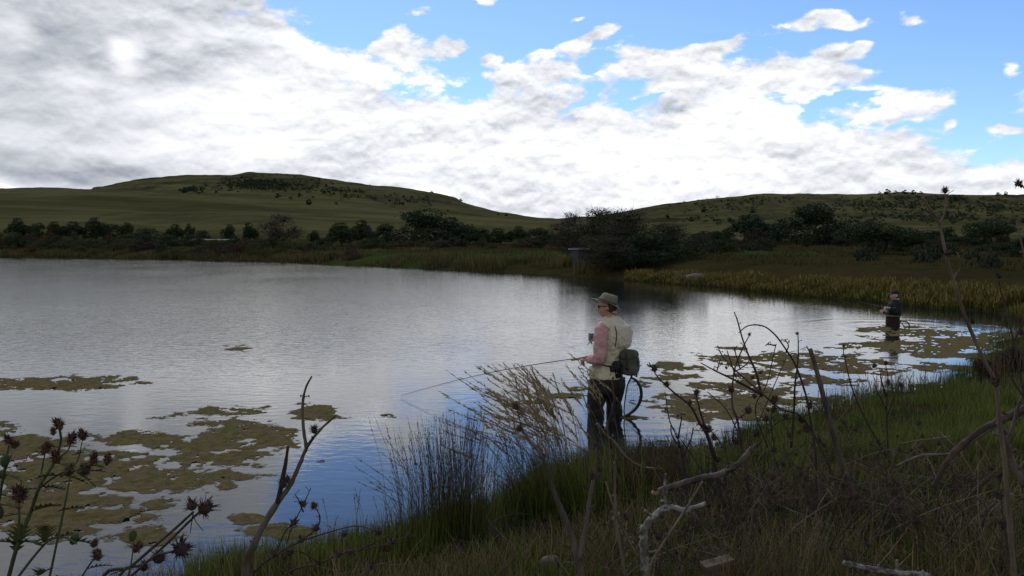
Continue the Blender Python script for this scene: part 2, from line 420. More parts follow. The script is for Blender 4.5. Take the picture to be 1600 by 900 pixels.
    t.links.new(b2.outputs[0], p.inputs['Normal'])
    return m

# ------------------------------------------------------------------ terrain
near_px = [(310, 908), (450, 882), (620, 850), (720, 826), (790, 796), (850, 744), (940, 728), (1060, 716), (1130, 703), (1200, 678), (1300, 643), (1400, 617), (1500, 600), (1535, 573), (1575, 533), (1640, 506)]
far_px = [(1600, 495), (1500, 485), (1400, 475), (1300, 466), (1150, 451), (1000, 439), (880, 430.5), (800, 426.5), (700, 421.5), (560, 415.5), (430, 409), (250, 405), (100, 403), (0, 402), (-300, 401)]
pond = [(-200, 8.0), (-40, 4.6), (-10, 3.3), (-2.9, 3.5)] + [tuple(wat(*p)[:2]) for p in near_px] + [tuple(wat(*p)[:2]) for p in far_px] + [(-230, 130)]
pond = np.array(pond)
def pond_sd(X, Y):
    """signed distance to the shoreline, positive on land"""
    X, Y = np.broadcast_arrays(np.asarray(X, float), np.asarray(Y, float)); X = X + 0; Y = Y + 0
    jx = (fbm(X * 1.3 + 50, Y * 1.3 + 9, 0, 3) - 0.5) * 0.5 * np.clip(np.hypot(X, Y) / 12, 0.35, 2.5)
    d = np.full(X.shape, 1e9); inside = np.zeros(X.shape, bool); n = len(pond)
    for i in range(n):
        ax, ay = pond[i]; bx, by = pond[(i + 1) % n]
        ex, ey = bx - ax, by - ay
        t = np.clip(((X - ax) * ex + (Y - ay) * ey) / (ex * ex + ey * ey), 0, 1)
        d = np.minimum(d, np.hypot(X - ax - t * ex, Y - ay - t * ey))
        if ay != by:
            cnd = ((ay > Y) != (by > Y)) & (X < ex * (Y - ay) / (by - ay) + ax); inside ^= cnd
    return np.where(inside, -d, d) + jx
PXK = [-1600, -400, 0, 150, 300, 400, 500, 600, 700, 820, 870, 980, 1060, 1200, 1400, 1600, 2000, 3200]
KN = {
 220:  [372, 372, 374, 375, 376, 377, 377, 378, 379, 380, 380, 379, 378, 377, 376, 375, 375, 375],
 350:  [340, 343, 346, 348, 351, 354, 357, 360, 363, 366, 367, 369, 370, 369, 368, 368, 366, 360],
 520:  [308, 310, 313, 317, 322, 327, 333, 338, 344, 352, 355, 361, 364, 364, 363, 364, 360, 350],
 700:  [292, 292, 293, 296, 304, 310, 316, 323, 331, 341, 345, 352, 356, 357, 354, 358, 350, 340],
 850:  [300, 300, 301, 300, 299, 303, 309, 318, 329, 342, 346, 350, 346, 340, 338, 340, 340, 330],
}
CR = [(-1600, 302), (0, 302), (120, 300), (145, 296), (160, 292), (180, 288), (215, 281), (250, 277), (300, 274), (360, 275), (385, 270.5), (400, 270), (470, 274), (560, 285), (640, 295), (690, 303), (712, 309), (722, 316), (760, 328), (820, 340), (870, 344), (920, 339), (980, 331), (1040, 319), (1120, 309), (1200, 303.5), (1300, 302.5), (1400, 302), (1600, 305), (2000, 312), (3200, 320)]
def far_z(px, d):
    def zy(y, dd): return H + (385.0 - y) * dd / F
    ks = [0.0, 12.0, 25.0, 60.0, 110.0, 160.0]
    ones = np.ones_like(px)
    zs = [0.50 * ones, 0.55 * ones, np.interp(px, [900, 1100], [0.6, 0.75]), np.interp(px, [300, 900, 1100], [0.7, 0.75, 1.15]), np.interp(px, [0, 900, 1100], [0.9, 1.6, 2.4]), np.interp(px, [0, 900, 1100], [2.2, 2.5, 3.0])]
    for k in (220, 350, 520, 700, 850):
        ks.append(float(k)); zs.append(zy(np.interp(px, PXK, KN[k]), k))
    crest = np.interp(px, [c[0] for c in CR], [c[1] for c in CR])
    y7 = np.interp(px, PXK, KN[700])
    ks.append(1000.0); zs.append(zy(np.where(crest < y7, 0.35 * y7 + 0.65 * crest, y7 + 6), 1000))
    ks.append(1080.0); zs.append(zy(crest + 3.0, 1080))
    ks.append(1150.0); zs.append(zy(crest, 1150))
    ks.append(1500.0); zs.append(zy(crest, 1150) - 25)
    ks.append(2200.0); zs.append(zy(crest, 1150) * 0 + 15)
    Z = np.stack(zs, -1); ks = np.array(ks)
    i = np.clip(np.searchsorted(ks, d, side='right') - 1, 0, len(ks) - 2)
    t = np.clip((d - ks[i]) / (ks[i + 1] - ks[i]), 0, 1)
    z0 = np.take_along_axis(Z, i[..., None], -1)[..., 0]; z1 = np.take_along_axis(Z, i[..., None] + 1, -1)[..., 0]
    return z0 * (1 - t) + z1 * t
def ground_z(X, Y):
    X = np.asarray(X, float); Y = np.asarray(Y, float)
    X, Y = np.broadcast_arrays(X, Y)
    r = np.hypot(X, Y); a = np.clip(np.arctan2(X, Y), -1.0, 1.0)
    px = 800 + F * np.tan(a); d = r * np.cos(a)
    zf = far_z(px, d)
    sd = pond_sd(X, Y)
    zf = zf + (fbm(X * 0.02, Y * 0.02, 0, 5) - 0.5) * np.clip((d - 150) * 0.012, 0, 6) + (fbm(X * 0.9, Y * 0.9, 4, 4) - 0.5) * np.clip(0.12 + d * 0.004, 0, 0.5)
    zf = zf + (fbm(X * 0.008, Y * 0.03, 8, 5, 0.6) - 0.5) * 12 * sstep(760, 900, d) * sstep(1150, 1060, d)
    near = d < 20
    slope = np.where(near, 0.20, 0.26)
    bank = 0.02 + slope * np.maximum(sd, 0) ** 0.9
    land = np.where(bank < zf, bank - 0.0, zf)
    k = 0.12; h = np.clip(0.5 + 0.5 * (zf - bank) / k, 0, 1)
    land = zf * (1 - h) + bank * h - k * h * (1 - h)
    land = np.where(sd > 25, zf, land)
    wet = -np.minimum(0.9, 0.32 * -sd)
    return np.where(sd > 0, land, wet)
def gz(x, y): return float(ground_z(np.array([x]), np.array([y]))[0])

def build_ground():
    a = np.concatenate([np.radians(np.arange(-180, -44, 4.0)), np.radians(np.arange(-44, 44.01, 0.22)), np.radians(np.arange(46, 180.1, 4.0))])
    a[-1] = a[0] + 2 * math.pi
    r = np.concatenate([[0.02, 0.3, 0.6], np.geomspace(1.0, 24, 130), np.geomspace(24.8, 700, 130)[0:], np.linspace(712, 1300, 60), [1500, 1800, 2200, 3000, 4500]])
    A, R = np.meshgrid(a, r); X = R * np.sin(A); Y = R * np.cos(A)
    Z = ground_z(X, Y)
    n, m = A.shape; V = np.stack([X, Y, Z], -1).reshape(-1, 3)
    i, j = np.meshgrid(np.arange(n - 1), np.arange(m - 1), indexing='ij')
    Q = np.stack([i * m + j, i * m + j + 1, (i + 1) * m + j + 1, (i + 1) * m + j], -1).reshape(-1, 4)
    Q = Q[:, ::-1]
    o = MB().add(V, Q).build('ground', ground_mat()); tag(o, 'dark grassy pond bank rising to olive veld and two flat-topped hills', 'ground', kind='structure')
build_ground()

# ------------------------------------------------------------------ water
P2 = wat(1395, 511)     # where the far angler stands
P1 = wat(957, 650)
def water_mat():
    m = bpy.data.materials.new('pond_water'); m.use_nodes = True; t = m.node_tree; b = NB(t); p = t.nodes['Principled BSDF']
    p.inputs['Base Color'].default_value = (0.010, 0.013, 0.012, 1); p.inputs['Roughness'].default_value = 0.04; p.inputs['IOR'].default_value = 1.45
    pos = b.n('ShaderNodeNewGeometry').outputs['Position']
    sp = b.n('ShaderNodeSeparateXYZ'); t.links.new(pos, sp.inputs[0]); x, y, z = sp.outputs
    def st(sx, sy, rot=0.0):
        mp = b.n('ShaderNodeMapping'); t.links.new(pos, mp.inputs[0]); mp.inputs['Scale'].default_value = (sx, sy, 1); mp.inputs['Rotation'].default_value = (0, 0, rot); return mp.outputs[0]
    patchy = b.mr(b.noise(st(0.16, 0.10, 0.5), 1.0, 4, 0.55, 0.8), 0.34, 0.66)
    leftw = b.mr(x, 9.0, -6.0)             # the breeze is on the open left side
    farw = b.mr(y, 7.0, 16.0)
    calm = b.m('MULTIPLY', b.m('ADD', 0.70, b.m('MULTIPLY', patchy, 0.30)), b.m('ADD', 0.22, b.m('MULTIPLY', b.m('MULTIPLY', leftw, farw), 0.78)))
    h1 = b.noise(st(4.2, 9.0, 0.25), 1.0, 4, 0.5, 0.4)
    h2 = b.noise(st(12.0, 26.0, -0.1), 1.0, 3, 0.5)
    h3 = b.noise(st(0.9, 2.6, 0.05), 1.0, 3, 0.5)
    h = b.m('ADD', b.m('MULTIPLY', h1, 0.020), b.m('ADD', b.m('MULTIPLY', h2, 0.0035), b.m('MULTIPLY', h3, 0.006)))
    h = b.m('MULTIPLY', h, b.m('MULTIPLY', calm, b.mr(y, 6.0, 30.0, 0.52, 0.56)))
    # rings of ripples round the two anglers
    def ringw(c, k, amp, r0, r1):
        d = b.vm('DISTANCE', b.vm('ADD', b.comb(x, y, 0.0), b.vm('SCALE', b.vm('SUBTRACT', b.noise(pos, 0.8, 2, out='Color'), (0.5, 0.5, 0.5)), scale=0.9)), (c[0], c[1], 0.0))
        return b.m('MULTIPLY', b.m('MULTIPLY', b.m('SINE', b.m('MULTIPLY', d, k)), amp), b.mr(d, r1, r0))
    h = b.m('ADD', h, b.m('MULTIPLY', ringw(P2, 8.0, 0.0018, 0.8, 4.0), b.mr(b.noise(pos, 0.55, 3), 0.38, 0.6)))
    h = b.m('ADD', h, ringw(P1, 22.0, 0.0005, 0.5, 2.6))
    bn = b.n('ShaderNodeBump'); bn.inputs['Strength'].default_value = 1.0; bn.inputs['Distance'].default_value = 1.0
    t.links.new(h, bn.inputs['Height']); t.links.new(bn.outputs[0], p.inputs['Normal'])
    return m
V = [(-400, 2.5, 0), (60, 2.5, 0), (60, 160, 0), (-400, 160, 0)]
o = MB().add(V, [(0, 1, 2, 3)]).build('pond_water', water_mat(), smooth=False)
tag(o, 'wide pond reflecting grey cloud and blue sky', 'water', kind='structure')

# ------------------------------------------------------------------ algae mats
M_ALGAE = mat('algae', (0.175, 0.138, 0.062), (0.095, 0.080, 0.032), scale=11, rough=1.0, bump=1.0, bscale=40, c3=(0.150, 0.112, 0.068), dist=0.05, spec=0.0, detail=8)
def ragged(m):
    t = m.node_tree; b = NB(t); p = t.nodes['Principled BSDF']; pos = b.n('ShaderNodeNewGeometry').outputs['Position']
    at = b.n('ShaderNodeAttribute', attribute_name='shade').outputs['Fac']
    mp = b.n('ShaderNodeMapping'); t.links.new(pos, mp.inputs[0]); mp.inputs['Scale'].default_value = (22, 34, 1)
    e = b.m('ADD', at, b.m('MULTIPLY', b.m('SUBTRACT', b.noise(mp.outputs[0], 1.0, 6, 0.65), 0.5), 0.95))
    t.links.new(b.mr(e, 0.16, 0.42), p.inputs['Alpha'])
ragged(M_ALGAE)
EL = [(90, 601, 104, 8), (8, 607, 32, 5), (165, 598, 26, 3), (350, 647, 60, 8), (335, 663, 82, 13), (368, 684, 66, 15), (225, 690, 92, 13), (385, 715, 56, 9), (300, 722, 120, 15), (330, 700, 90, 10),
      (180, 745, 150, 24), (70, 735, 120, 38), (50, 795, 100, 34), (150, 812, 90, 14), (30, 700, 60, 14), (215, 850, 60, 20), (160, 790, 50, 12), (60, 825, 90, 16), (-120, 700, 120, 40), (-150, 780, 120, 40),
      (270, 764, 18, 6), (345, 749, 34, 7), (352, 762, 15, 7), (495, 647, 40, 11), (370, 545, 20, 2.6), (575, 645, 22, 2.8), (603, 650, 14, 3.2), (270, 663, 16, 2), (425, 833, 30, 7), (440, 838, 48, 9), (385, 818, 22, 6), (497, 724, 10, 3), (440, 693, 9, 2), (556, 800, 12, 2), (660, 707, 8, 2), (462, 702, 8, 1.5),
      (1047, 573, 32, 6), (1088, 575, 26, 4.5), (1050, 589, 42, 6.5), (1140, 606, 78, 9), (1215, 612, 50, 10), (1260, 567, 130, 13), (1165, 562, 46, 7), (1310, 578, 70, 9), (1230, 588, 60, 6), (1360, 571, 40, 4),
      (1115, 634, 112, 13), (1140, 648, 90, 11), (1222, 655, 46, 9), (1190, 626, 60, 7), (1270, 626, 60, 7), (1090, 618, 40, 4),
      (1440, 520, 92, 9), (1385, 541, 68, 9), (1500, 536, 90, 12), (1570, 524, 60, 10), (1478, 556, 70, 5), (1420, 548, 60, 6), (1455, 574, 62, 6), (1520, 577, 40, 6), (1400, 560, 34, 3), (1330, 556, 26, 3), (1460, 604, 34, 4), (1545, 562, 34, 6), (1390, 516, 50, 6), (1340, 583, 30, 4), (1310, 598, 50, 4), (1600, 545, 30, 10),
      (884, 620, 52, 6), (812, 632, 34, 5), (905, 611, 22, 3.5), (1002, 600, 18, 3.5), (1008, 590, 10, 2), (1012, 606, 14, 2), (1060, 688, 16, 3), (1048, 692, 10, 1.5), (1150, 545, 30, 1.6), (1010, 553, 14, 1.2), (850, 640, 14, 1.6), (1190, 690, 20, 3), (1170, 678, 26, 4)]
HO = [(342, 666, 16, 5), (289, 679, 14, 3.5), (372, 672, 12, 3), (205, 704, 30, 7), (252, 712, 28, 4), (60, 714, 30, 5), (130, 722, 26, 5), (262, 734, 14, 3.5), (185, 778, 30, 8), (120, 776, 26, 4), (150, 696, 22, 3), (80, 760, 18, 3), (250, 700, 12, 2.5), (145, 828, 26, 4),
      (1395, 529.5, 20, 3.2), (1436, 533, 18, 2.2), (1260, 560, 16, 2), (1205, 568, 18, 2.5), (1260, 634, 16, 4), (1215, 636, 20, 3), (1235, 624, 18, 4), (1145, 596, 24, 3), (1300, 570, 12, 2), (1474, 527, 12, 1.6), (1180, 606, 14, 2.4), (1520, 546, 20, 2)]
def algae():
    sx, sy = 1.6, 0.9
    pxs = np.arange(-260, 1640, sx); pys = np.arange(508, 874, sy)
    PX, PY = np.meshgrid(pxs, pys)
    k = H / ((PY - 385.0) / F * 1.0); Yw = k; Xw = (PX - 800) / F * Yw
    f = np.full(PX.shape, -9.0)
    for cx, cy, rx, ry in EL:
        q = np.hypot((PX - cx) / (rx * 1.12), (PY - cy) / (ry * 1.12)); f = np.maximum(f, (1 - q) * min(1.0, 0.35 + ry / 12.0))
    for cx, cy, rx, ry in HO:
        q = np.hypot((PX - cx) / rx, (PY - cy) / ry); f = f - 0.7 * np.clip(1.15 - q, 0, 1)
    # perspective-true noise: features keep their size on the water, finer near
    nz = fbm(Xw * 3.2, Yw * 3.2, 0, 6, 0.62) - 0.5
    n2 = fbm(Xw * 0.9 + 40, Yw * 1.3, 2, 4, 0.55) - 0.5
    f = f + nz * 2.6 + n2 * 1.3 - 0.02
    nh = fbm(Xw * 9.0, Yw * 9.0, 7, 5, 0.65) - 0.5
    f = f + nh * 0.55; f = np.where((nh < -0.165) & (f < 0.75), f - 0.6, f)
    ins = f > -0.10
    cell = ins[:-1, :-1] & ins[1:, :-1] & ins[:-1, 1:] & ins[1:, 1:]
    lab = np.zeros(cell.shape, int); cur = 0; comps = []
    ij = np.argwhere(cell)
    for i, j in ij:
        if lab[i, j]: continue
        cur += 1; st = [(i, j)]; lab[i, j] = cur; cells = []
        while st:
            a, b_ = st.pop(); cells.append((a, b_))
            for da, db in ((1, 0), (-1, 0), (0, 1), (0, -1)):
                u, v = a + da, b_ + db
                if 0 <= u < cell.shape[0] and 0 <= v < cell.shape[1] and cell[u, v] and not lab[u, v]:
                    lab[u, v] = cur; st.append((u, v))
        comps.append(np.array(cells))
    Zw = 0.0015 + 0.030 * np.clip((f - .05) * 1.6, 0, 1) * np.clip(fbm(Xw * 11, Yw * 16, 3, 4, 0.6) - 0.38, 0, 1)
    Wd = cell.shape[1] + 1
    VV = np.stack([Xw, Yw, Zw], -1).reshape(-1, 3)
    def obj(cs):
        q = np.stack([cs[:, 0] * Wd + cs[:, 1], (cs[:, 0] + 1) * Wd + cs[:, 1], (cs[:, 0] + 1) * Wd + cs[:, 1] + 1, cs[:, 0] * Wd + cs[:, 1] + 1], -1)
        u, inv = np.unique(q.ravel(), return_inverse=True)
        mb = MB().add(VV[u], inv.reshape(-1, 4), attr=np.clip(f.reshape(-1)[u] + .2, 0.001, 1.2)); return mb, VV[u].mean(0)
    small = []; n = 0
    comps.sort(key=len, reverse=True)
    for cs in comps:
        py = pys[int(cs[:, 0].mean())]; px = pxs[int(cs[:, 1].mean())]
        if len(cs) >= 90 and n < 60:
            mb, c = obj(cs); c[2] = 0
            o = mb.build('algae_mat', M_ALGAE, loc=c)
            w = (cs[:, 1].max() - cs[:, 1].min()) * sx
            size = 'sprawling' if w > 200 else 'broad' if w > 110 else 'long narrow' if w > 60 else 'small' if w > 28 else 'tiny'
            cells_ = [(px, py)]
            where = None
            if px < 620:
                if py < 560: where = 'alone on open water at far left'
                elif py < 620: where = 'on the grey water at the left edge'
                elif px > 440: where = 'left of centre by the dead forked branch'
                elif py < 800: where = 'in the brown green raft at left behind the thistle'
                else: where = 'close to the near left bank'
            elif px < 935: where = 'left of the standing angler behind the plume grass'
            elif px < 1100: where = 'just right of the standing angler'
            elif py > 600: where = 'behind the dead thistle bush near the right bank'
            elif px > 1320 and py < 560: where = 'around the far angler in dark clothes'
            else: where = 'in the chain between the two anglers'
            spot = ('%s in that group, %s' % (['leftmost', 'left', 'middle', 'right', 'rightmost'][min(4, int((px % 400) / 80))], 'far side' if py < 590 else 'near side'))
            tag(o, '%s algae mat %s' % (size, where), 'algae mat', 'algae mats floating on the pond'); n += 1
            o['_k'] = (size + where); o['_px'] = float(px); o['_py'] = float(py)
        elif len(cs) >= 3: small.append(cs)
    if small:
        mb, c = obj(np.concatenate(small)); o = mb.build('algae_flecks', M_ALGAE)
        tag(o, 'scattered khaki flecks of algae between the mats', 'algae', kind='stuff')
    # tell the look-alikes apart by place
    from collections import defaultdict
    g = defaultdict(list)
    for o in COL.objects:
        if '_k' in o: g[o['_k']].append(o)
    for k_, L in g.items():
        L.sort(key=lambda o: o['_px'])
        if len(L) > 1:
            words = ['first', 'second', 'third', 'fourth', 'fifth', 'sixth', 'seventh', 'eighth', 'ninth', 'tenth', 'eleventh', 'twelfth']
            for i, o in enumerate(L):
                o['label'] = '%s, %s from left' % (o['label'], words[min(i, 11)])
        for o in L: del o['_k']; del o['_px']; del o['_py']
algae()

# ------------------------------------------------------------------ trees and bushes of the far bank
M_BARK = mat('bark', (0.060, 0.045, 0.032), (0.030, 0.024, 0.018), scale=12, bump=0.6, stretch=(1, 1, 0.2))
L_DARK = leafmat('leaf_dark', (0.022, 0.034, 0.014), (0.040, 0.052, 0.022), 0.15, var=0.6)
L_BLACKGREEN = leafmat('leaf_black_green', (0.016, 0.027, 0.014), (0.030, 0.044, 0.020), 0.15, var=0.6)
L_OLIVE = leafmat('leaf_olive', (0.040, 0.046, 0.018), (0.062, 0.064, 0.026), 0.2, var=0.6)
L_RUST = leafmat('leaf_rust', (0.050, 0.030, 0.018), (0.075, 0.042, 0.022), 0.2, var=0.6)
L_GREY = leafmat('leaf_grey_green', (0.060, 0.080, 0.062), (0.085, 0.105, 0.080), 0.05, var=0.4)
L_BROWN = leafmat('leaf_brown_grey', (0.038, 0.030, 0.022), (0.060, 0.048, 0.034), 0.15, var=0.5)
L_YELLOW = leafmat('leaf_straw', (0.11, 0.09, 0.035), (0.16, 0.125, 0.05), 0.25, var=0.5)

def leaves(mb, C0, size, n_each=1, flat=0.0, tri=True):
    """one small leaf-sized quad at each point of C0, turned at random"""
    n = len(C0); a = rng.normal(size=(n, 3)); a[:, 2] *= (1 - flat); a /= np.linalg.norm(a, axis=1)[:, None]
    b = rng.normal(size=(n, 3)); b -= a * (a * b).sum(1)[:, None]; b /= np.linalg.norm(b, axis=1)[:, None]
    s = size * rng.uniform(0.55, 1.35, (n, 1)); w = s * rng.uniform(0.35, 0.7, (n, 1))
    V = np.stack([C0 - a * s, C0 - b * w, C0 + a * s, C0 + b * w], 1).reshape(-1, 3)
    mb.add(V, np.arange(4 * n).reshape(-1, 4)); return mb
def crown_points(lobes, n, hollow=0.45):
    """points spread through lumpy lobes: (x, y, z, rx, ry, rz)"""
    vol = np.array([l[3] * l[4] * l[5] for l in lobes]) ** 0.7; k = rng.choice(len(lobes), n, p=vol / vol.sum())
    L = np.array(lobes)[k]; d = rng.normal(size=(n, 3)); d /= np.linalg.norm(d, axis=1)[:, None]
    r = rng.uniform(hollow, 1.0, n) ** 0.6
    r = r * (0.72 + 0.6 * vnoise(d[:, 0] * 3 + k * 5.0, d[:, 1] * 3, d[:, 2] * 3 + k))
    P = L[:, :3] + d * L[:, 3:] * r[:, None]
    keep = vnoise(P[:, 0] * 7, P[:, 1] * 7, P[:, 2] * 7) > 0.27
    return P[keep]
TREE = {}
def make_tree_meshes(kind, seed, w, h, leafm, nleaf=2600, lsize=0.022, trunk=True, spread=0.5, base=0.25, twigs=0, flatb=0.0, lob=13):
    """meshes in a unit-height box; w = half width"""
    R = random.Random(seed)
    lobes = []
    for i in range(lob):
        a = R.uniform(0, 6.28); rr = R.uniform(0, 1) ** 0.6 * w * 0.68
        top = 0.80 - 0.30 * (rr / w) ** 2 * (1.6 - flatb)
        z = R.uniform(base + 0.12, max(base + 0.14, top)); s = R.uniform(0.6, 1.15)
        lobes.append((rr * math.cos(a), rr * math.sin(a), z, w * 0.34 * s, w * 0.34 * s, 0.15 * s + 0.02))
    lobes.append((R.uniform(-.2, .2) * w, 0, 0.83, w * 0.33, w * 0.33, 0.15))
    P = crown_points(lobes, int(nleaf * 1.9))
    P = P[P[:, 2] > 0.01]
    rad = np.percentile(np.abs(P[:, 0]), 97); zt = np.percentile(P[:, 2], 99.3); FX = np.array([w / rad, w / rad, 1 / zt]); P = P * FX
    cr = leaves(MB(), P, lsize).mesh(kind + '_crown', leafm, smooth=False)
    tk = MB()
    nstem = 1 if trunk == 1 else R.randint(2, 4)
    for s in range(nstem):
        a = R.uniform(0, 6.28); lean = R.uniform(0.02, 0.12)
        b0 = np.array([0.03 * math.cos(a) * (nstem > 1), 0.03 * math.sin(a) * (nstem > 1), -0.06])
        top = np.array([lean * math.cos(a), lean * math.sin(a), base + 0.08])
        r0 = 0.030 / math.sqrt(nstem)
        tube(tk, [b0, (b0 + top) / 2 + [R.uniform(-.02, .02), R.uniform(-.02, .02), 0], top], [r0 * 1.3, r0, r0 * 0.8], seg=6)
        for l in R.sample(lobes, min(len(lobes), 6 if nstem > 1 else 9)):
            c = np.array(l[:3]); m = top * 0.5 + c * 0.5 + [R.uniform(-.04, .04), R.uniform(-.04, .04), R.uniform(-.02, .05)]
            tube(tk, [top, m, c], [r0 * 0.6, r0 * 0.4, r0 * 0.1], seg=5)
    for i in range(twigs):
        l = R.choice(lobes); a = np.array([R.gauss(0, 1), R.gauss(0, 1), abs(R.gauss(0.6, 1))]); a /= np.linalg.norm(a)
        c = np.array(l[:3]); e = c + a * np.array(l[3:]) * R.uniform(1.15, 1.7)
        tube(tk, [c, (c + e) / 2 + np.array([R.gauss(0, .01), R.gauss(0, .01), 0]), e], [0.006, 0.004, 0.0015], seg=4, sub=2)
    tk.v = [v * FX for v in tk.v]
    TREE[kind] = (cr, tk.mesh(kind + '_trunk', M_BARK), leafm)
make_tree_meshes('round_a', 1, 0.62, 1, L_DARK, 4200, 0.028, base=0.06)
make_tree_meshes('round_b', 2, 0.55, 1, L_BLACKGREEN, 4200, 0.028, base=0.03)
make_tree_meshes('dome', 3, 0.72, 1, L_BLACKGREEN, 5200, 0.026, base=-0.08, trunk=3, lob=18)
make_tree_meshes('flat_acacia', 4, 0.80, 1, L_DARK, 4200, 0.028, base=0.34, flatb=1.0)
make_tree_meshes('twiggy', 5, 0.50, 1, L_BROWN, 2600, 0.020, base=0.0, trunk=3, twigs=260)
make_tree_meshes('willow', 6, 0.62, 1, leafmat('leaf_willow', (0.026, 0.030, 0.014), (0.042, 0.043, 0.022), 0.15, var=0.5), 6500, 0.017, base=-0.05, trunk=3, twigs=260, lob=20)
make_tree_meshes('bush_a', 7, 0.85, 1, L_DARK, 1500, 0.05, base=-0.05, trunk=3)
make_tree_meshes('bush_b', 8, 0.95, 1, L_OLIVE, 1500, 0.05, base=-0.05, trunk=3)
make_tree_meshes('bush_rust', 9, 0.85, 1, L_RUST, 1300, 0.045, base=-0.05, trunk=3, twigs=40)
make_tree_meshes('bush_grey', 10, 0.95, 1, L_GREY, 900, 0.07, base=-0.05, trunk=3)
make_tree_meshes('bush_brown', 11, 0.85, 1, L_BROWN, 1300, 0.045, base=-0.05, trunk=3, twigs=60)
make_tree_meshes('hill_bush', 12, 0.80, 1, L_BLACKGREEN, 420, 0.11, base=-0.05, trunk=3, lob=7)
HALF = {'round_a': .62, 'round_b': .55, 'dome': .72, 'flat_acacia': .8, 'twiggy': .5, 'willow': .62, 'bush_a': .85, 'bush_b': .95, 'bush_rust': .85, 'bush_grey': .95, 'bush_brown': .85, 'hill_bush': .8}
def tree(name, kind, px, top, width, Y, label, cat='tree', group=None, base_drop=0.0, crown='crown'):
    X = (px - 800) / F * Y; g = gz(X, Y) - base_drop
    hgt = max(0.3, H + (385 - top) / F * Y - g)
    wid = width * 1.12 / F * Y / (2 * HALF[kind])
    t = empty(name, (X, Y, g), label, cat, group)
    cr, tk, _ = TREE[kind]; rz = rnd.uniform(0, 6.28)
    for nm, me in (('trunk', tk), (crown, cr)):
        o = bpy.data.objects.new(nm, me); COL.objects.link(o); o.parent = t
        o.rotation_euler.z = rz; o.scale = (wid, wid, hgt * 1.02)
    return t
T_GRP = 'trees and bushes along the far side of the pond'
def D(px, top, w, Y, kind, label, name='tree', cat='tree', **k): tree(name, kind, px, top, w, Y, label, cat, T_GRP, **k)
# left bank row behind the scrub
D(30, 343, 34, 205, 'round_b', 'small dark tree furthest left in the row below the long hill')
D(62, 350, 30, 205, 'bush_a', 'low dark bush second from left in the hill foot row', 'bush', 'bush')
D(90, 348, 26, 200, 'round_a', 'small dark tree third from left in the hill foot row')
D(116, 348, 34, 200, 'round_b', 'small dark tree fourth from left in the hill foot row')
D(154, 342, 30, 200, 'round_a', 'tallest of the small dark trees above the left green field')
D(176, 352, 34, 205, 'bush_a', 'dark bush just right of the tallest small tree at left', 'bush', 'bush')
D(197, 349, 22, 205, 'round_a', 'rounded small tree at the right end of the left green field')
D(228, 357, 46, 200, 'bush_a', 'long low dark bush left of the pale pipe', 'bush', 'bush')
D(275, 352, 26, 195, 'round_b', 'dark tree at the left end of the pale pipe')
D(298, 351, 14, 210, 'round_a', 'slim little tree standing above the pale pipe')
D(318, 361, 30, 190, 'bush_a', 'low dark bush over the middle of the pale pipe', 'bush', 'bush')
D(357, 352, 20, 190, 'round_a', 'small round tree above the right end of the pale pipe')
D(390, 350, 28, 185, 'round_b', 'dark tree just left of the bare brown tree')
D(434, 338, 46, 150, 'twiggy', 'tall brown nearly bare tree on the left bank', base_drop=0.3)
D(490, 361, 18, 175, 'round_a', 'small dark tree just right of the bare brown tree')
D(508, 372, 26, 130, 'bush_a', 'dark round bush low between bare tree and dense thicket', 'bush', 'bush')
# centre row
D(537, 350, 44, 140, 'round_a', 'dark tree at the left end of the central thicket')
D(566, 346, 36, 150, 'round_b', 'narrow dark tree left of the biggest domed tree')
D(600, 352, 50, 140, 'dome', 'low domed tree touching the biggest one from the left')
D(662, 331, 104, 135, 'dome', 'biggest dark domed tree behind the green meadow')
D(705, 342, 44, 138, 'round_b', 'rounded dark tree joined to the right of the biggest dome')
D(732, 356, 34, 150, 'round_a', 'small tree in the dip right of the domed thicket')
D(752, 358, 36, 145, 'dome', 'low tree second right of the domed thicket')
D(780, 358, 40, 140, 'round_a', 'low dark tree in the middle of the meadow edge')
D(810, 355, 30, 140, 'round_b', 'upright small tree at the middle of the meadow edge')
D(846, 358, 56, 135, 'dome', 'wide low tree left of the grey hut')
D(876, 366, 34, 130, 'bush_brown', 'brown bush in front of the trees left of the hut', 'bush', 'bush')
D(888, 336, 42, 95, 'twiggy', 'bare topped tree just behind the grey hut')
# the willow group at the water
D(932, 331, 84, 62, 'willow', 'tall willow directly behind the grey hut')
D(985, 333, 96, 52, 'willow', 'largest willow leaning over the water behind the angler')
D(958, 372, 80, 47.5, 'willow', 'low willow at the water beside the grey hut')
D(1010, 366, 90, 47, 'dome', 'dark low tree under the largest willow')
D(1052, 352, 78, 50, 'willow', 'right hand willow of the dark waterside group')
# right row
D(1100, 362, 36, 118, 'round_b', 'small tree at the left end of the right tree belt')
D(1122, 362, 36, 118, 'dome', 'low tree left of the rounded dark tree on the right')
D(1173, 338, 82, 105, 'round_b', 'rounded dark tree left of the tallest right hand tree')
D(1216, 358, 40, 110, 'dome', 'low dark tree wedged left of the tallest tree')
D(1266, 323, 108, 95, 'dome', 'tallest broad crowned dark tree of the right belt')
D(1318, 350, 44, 100, 'round_a', 'medium tree right of the tallest broad crowned tree')
D(1358, 345, 36, 110, 'round_b', 'tree top showing above the spreading acacia')
D(1376, 352, 104, 64, 'flat_acacia', 'spreading acacia with bare trunk above the reeds')
D(1425, 365, 50, 62, 'flat_acacia', 'thin spreading acacia between the large one and tall thistle')
D(1454, 361, 58, 95, 'dome', 'low wide tree behind the tall dead thistle stalk')
D(1492, 370, 44, 92, 'flat_acacia', 'small flat tree right of the tall dead thistle stalk')
D(1551, 346, 78, 76, 'flat_acacia', 'round headed tree with two trunks at the right')
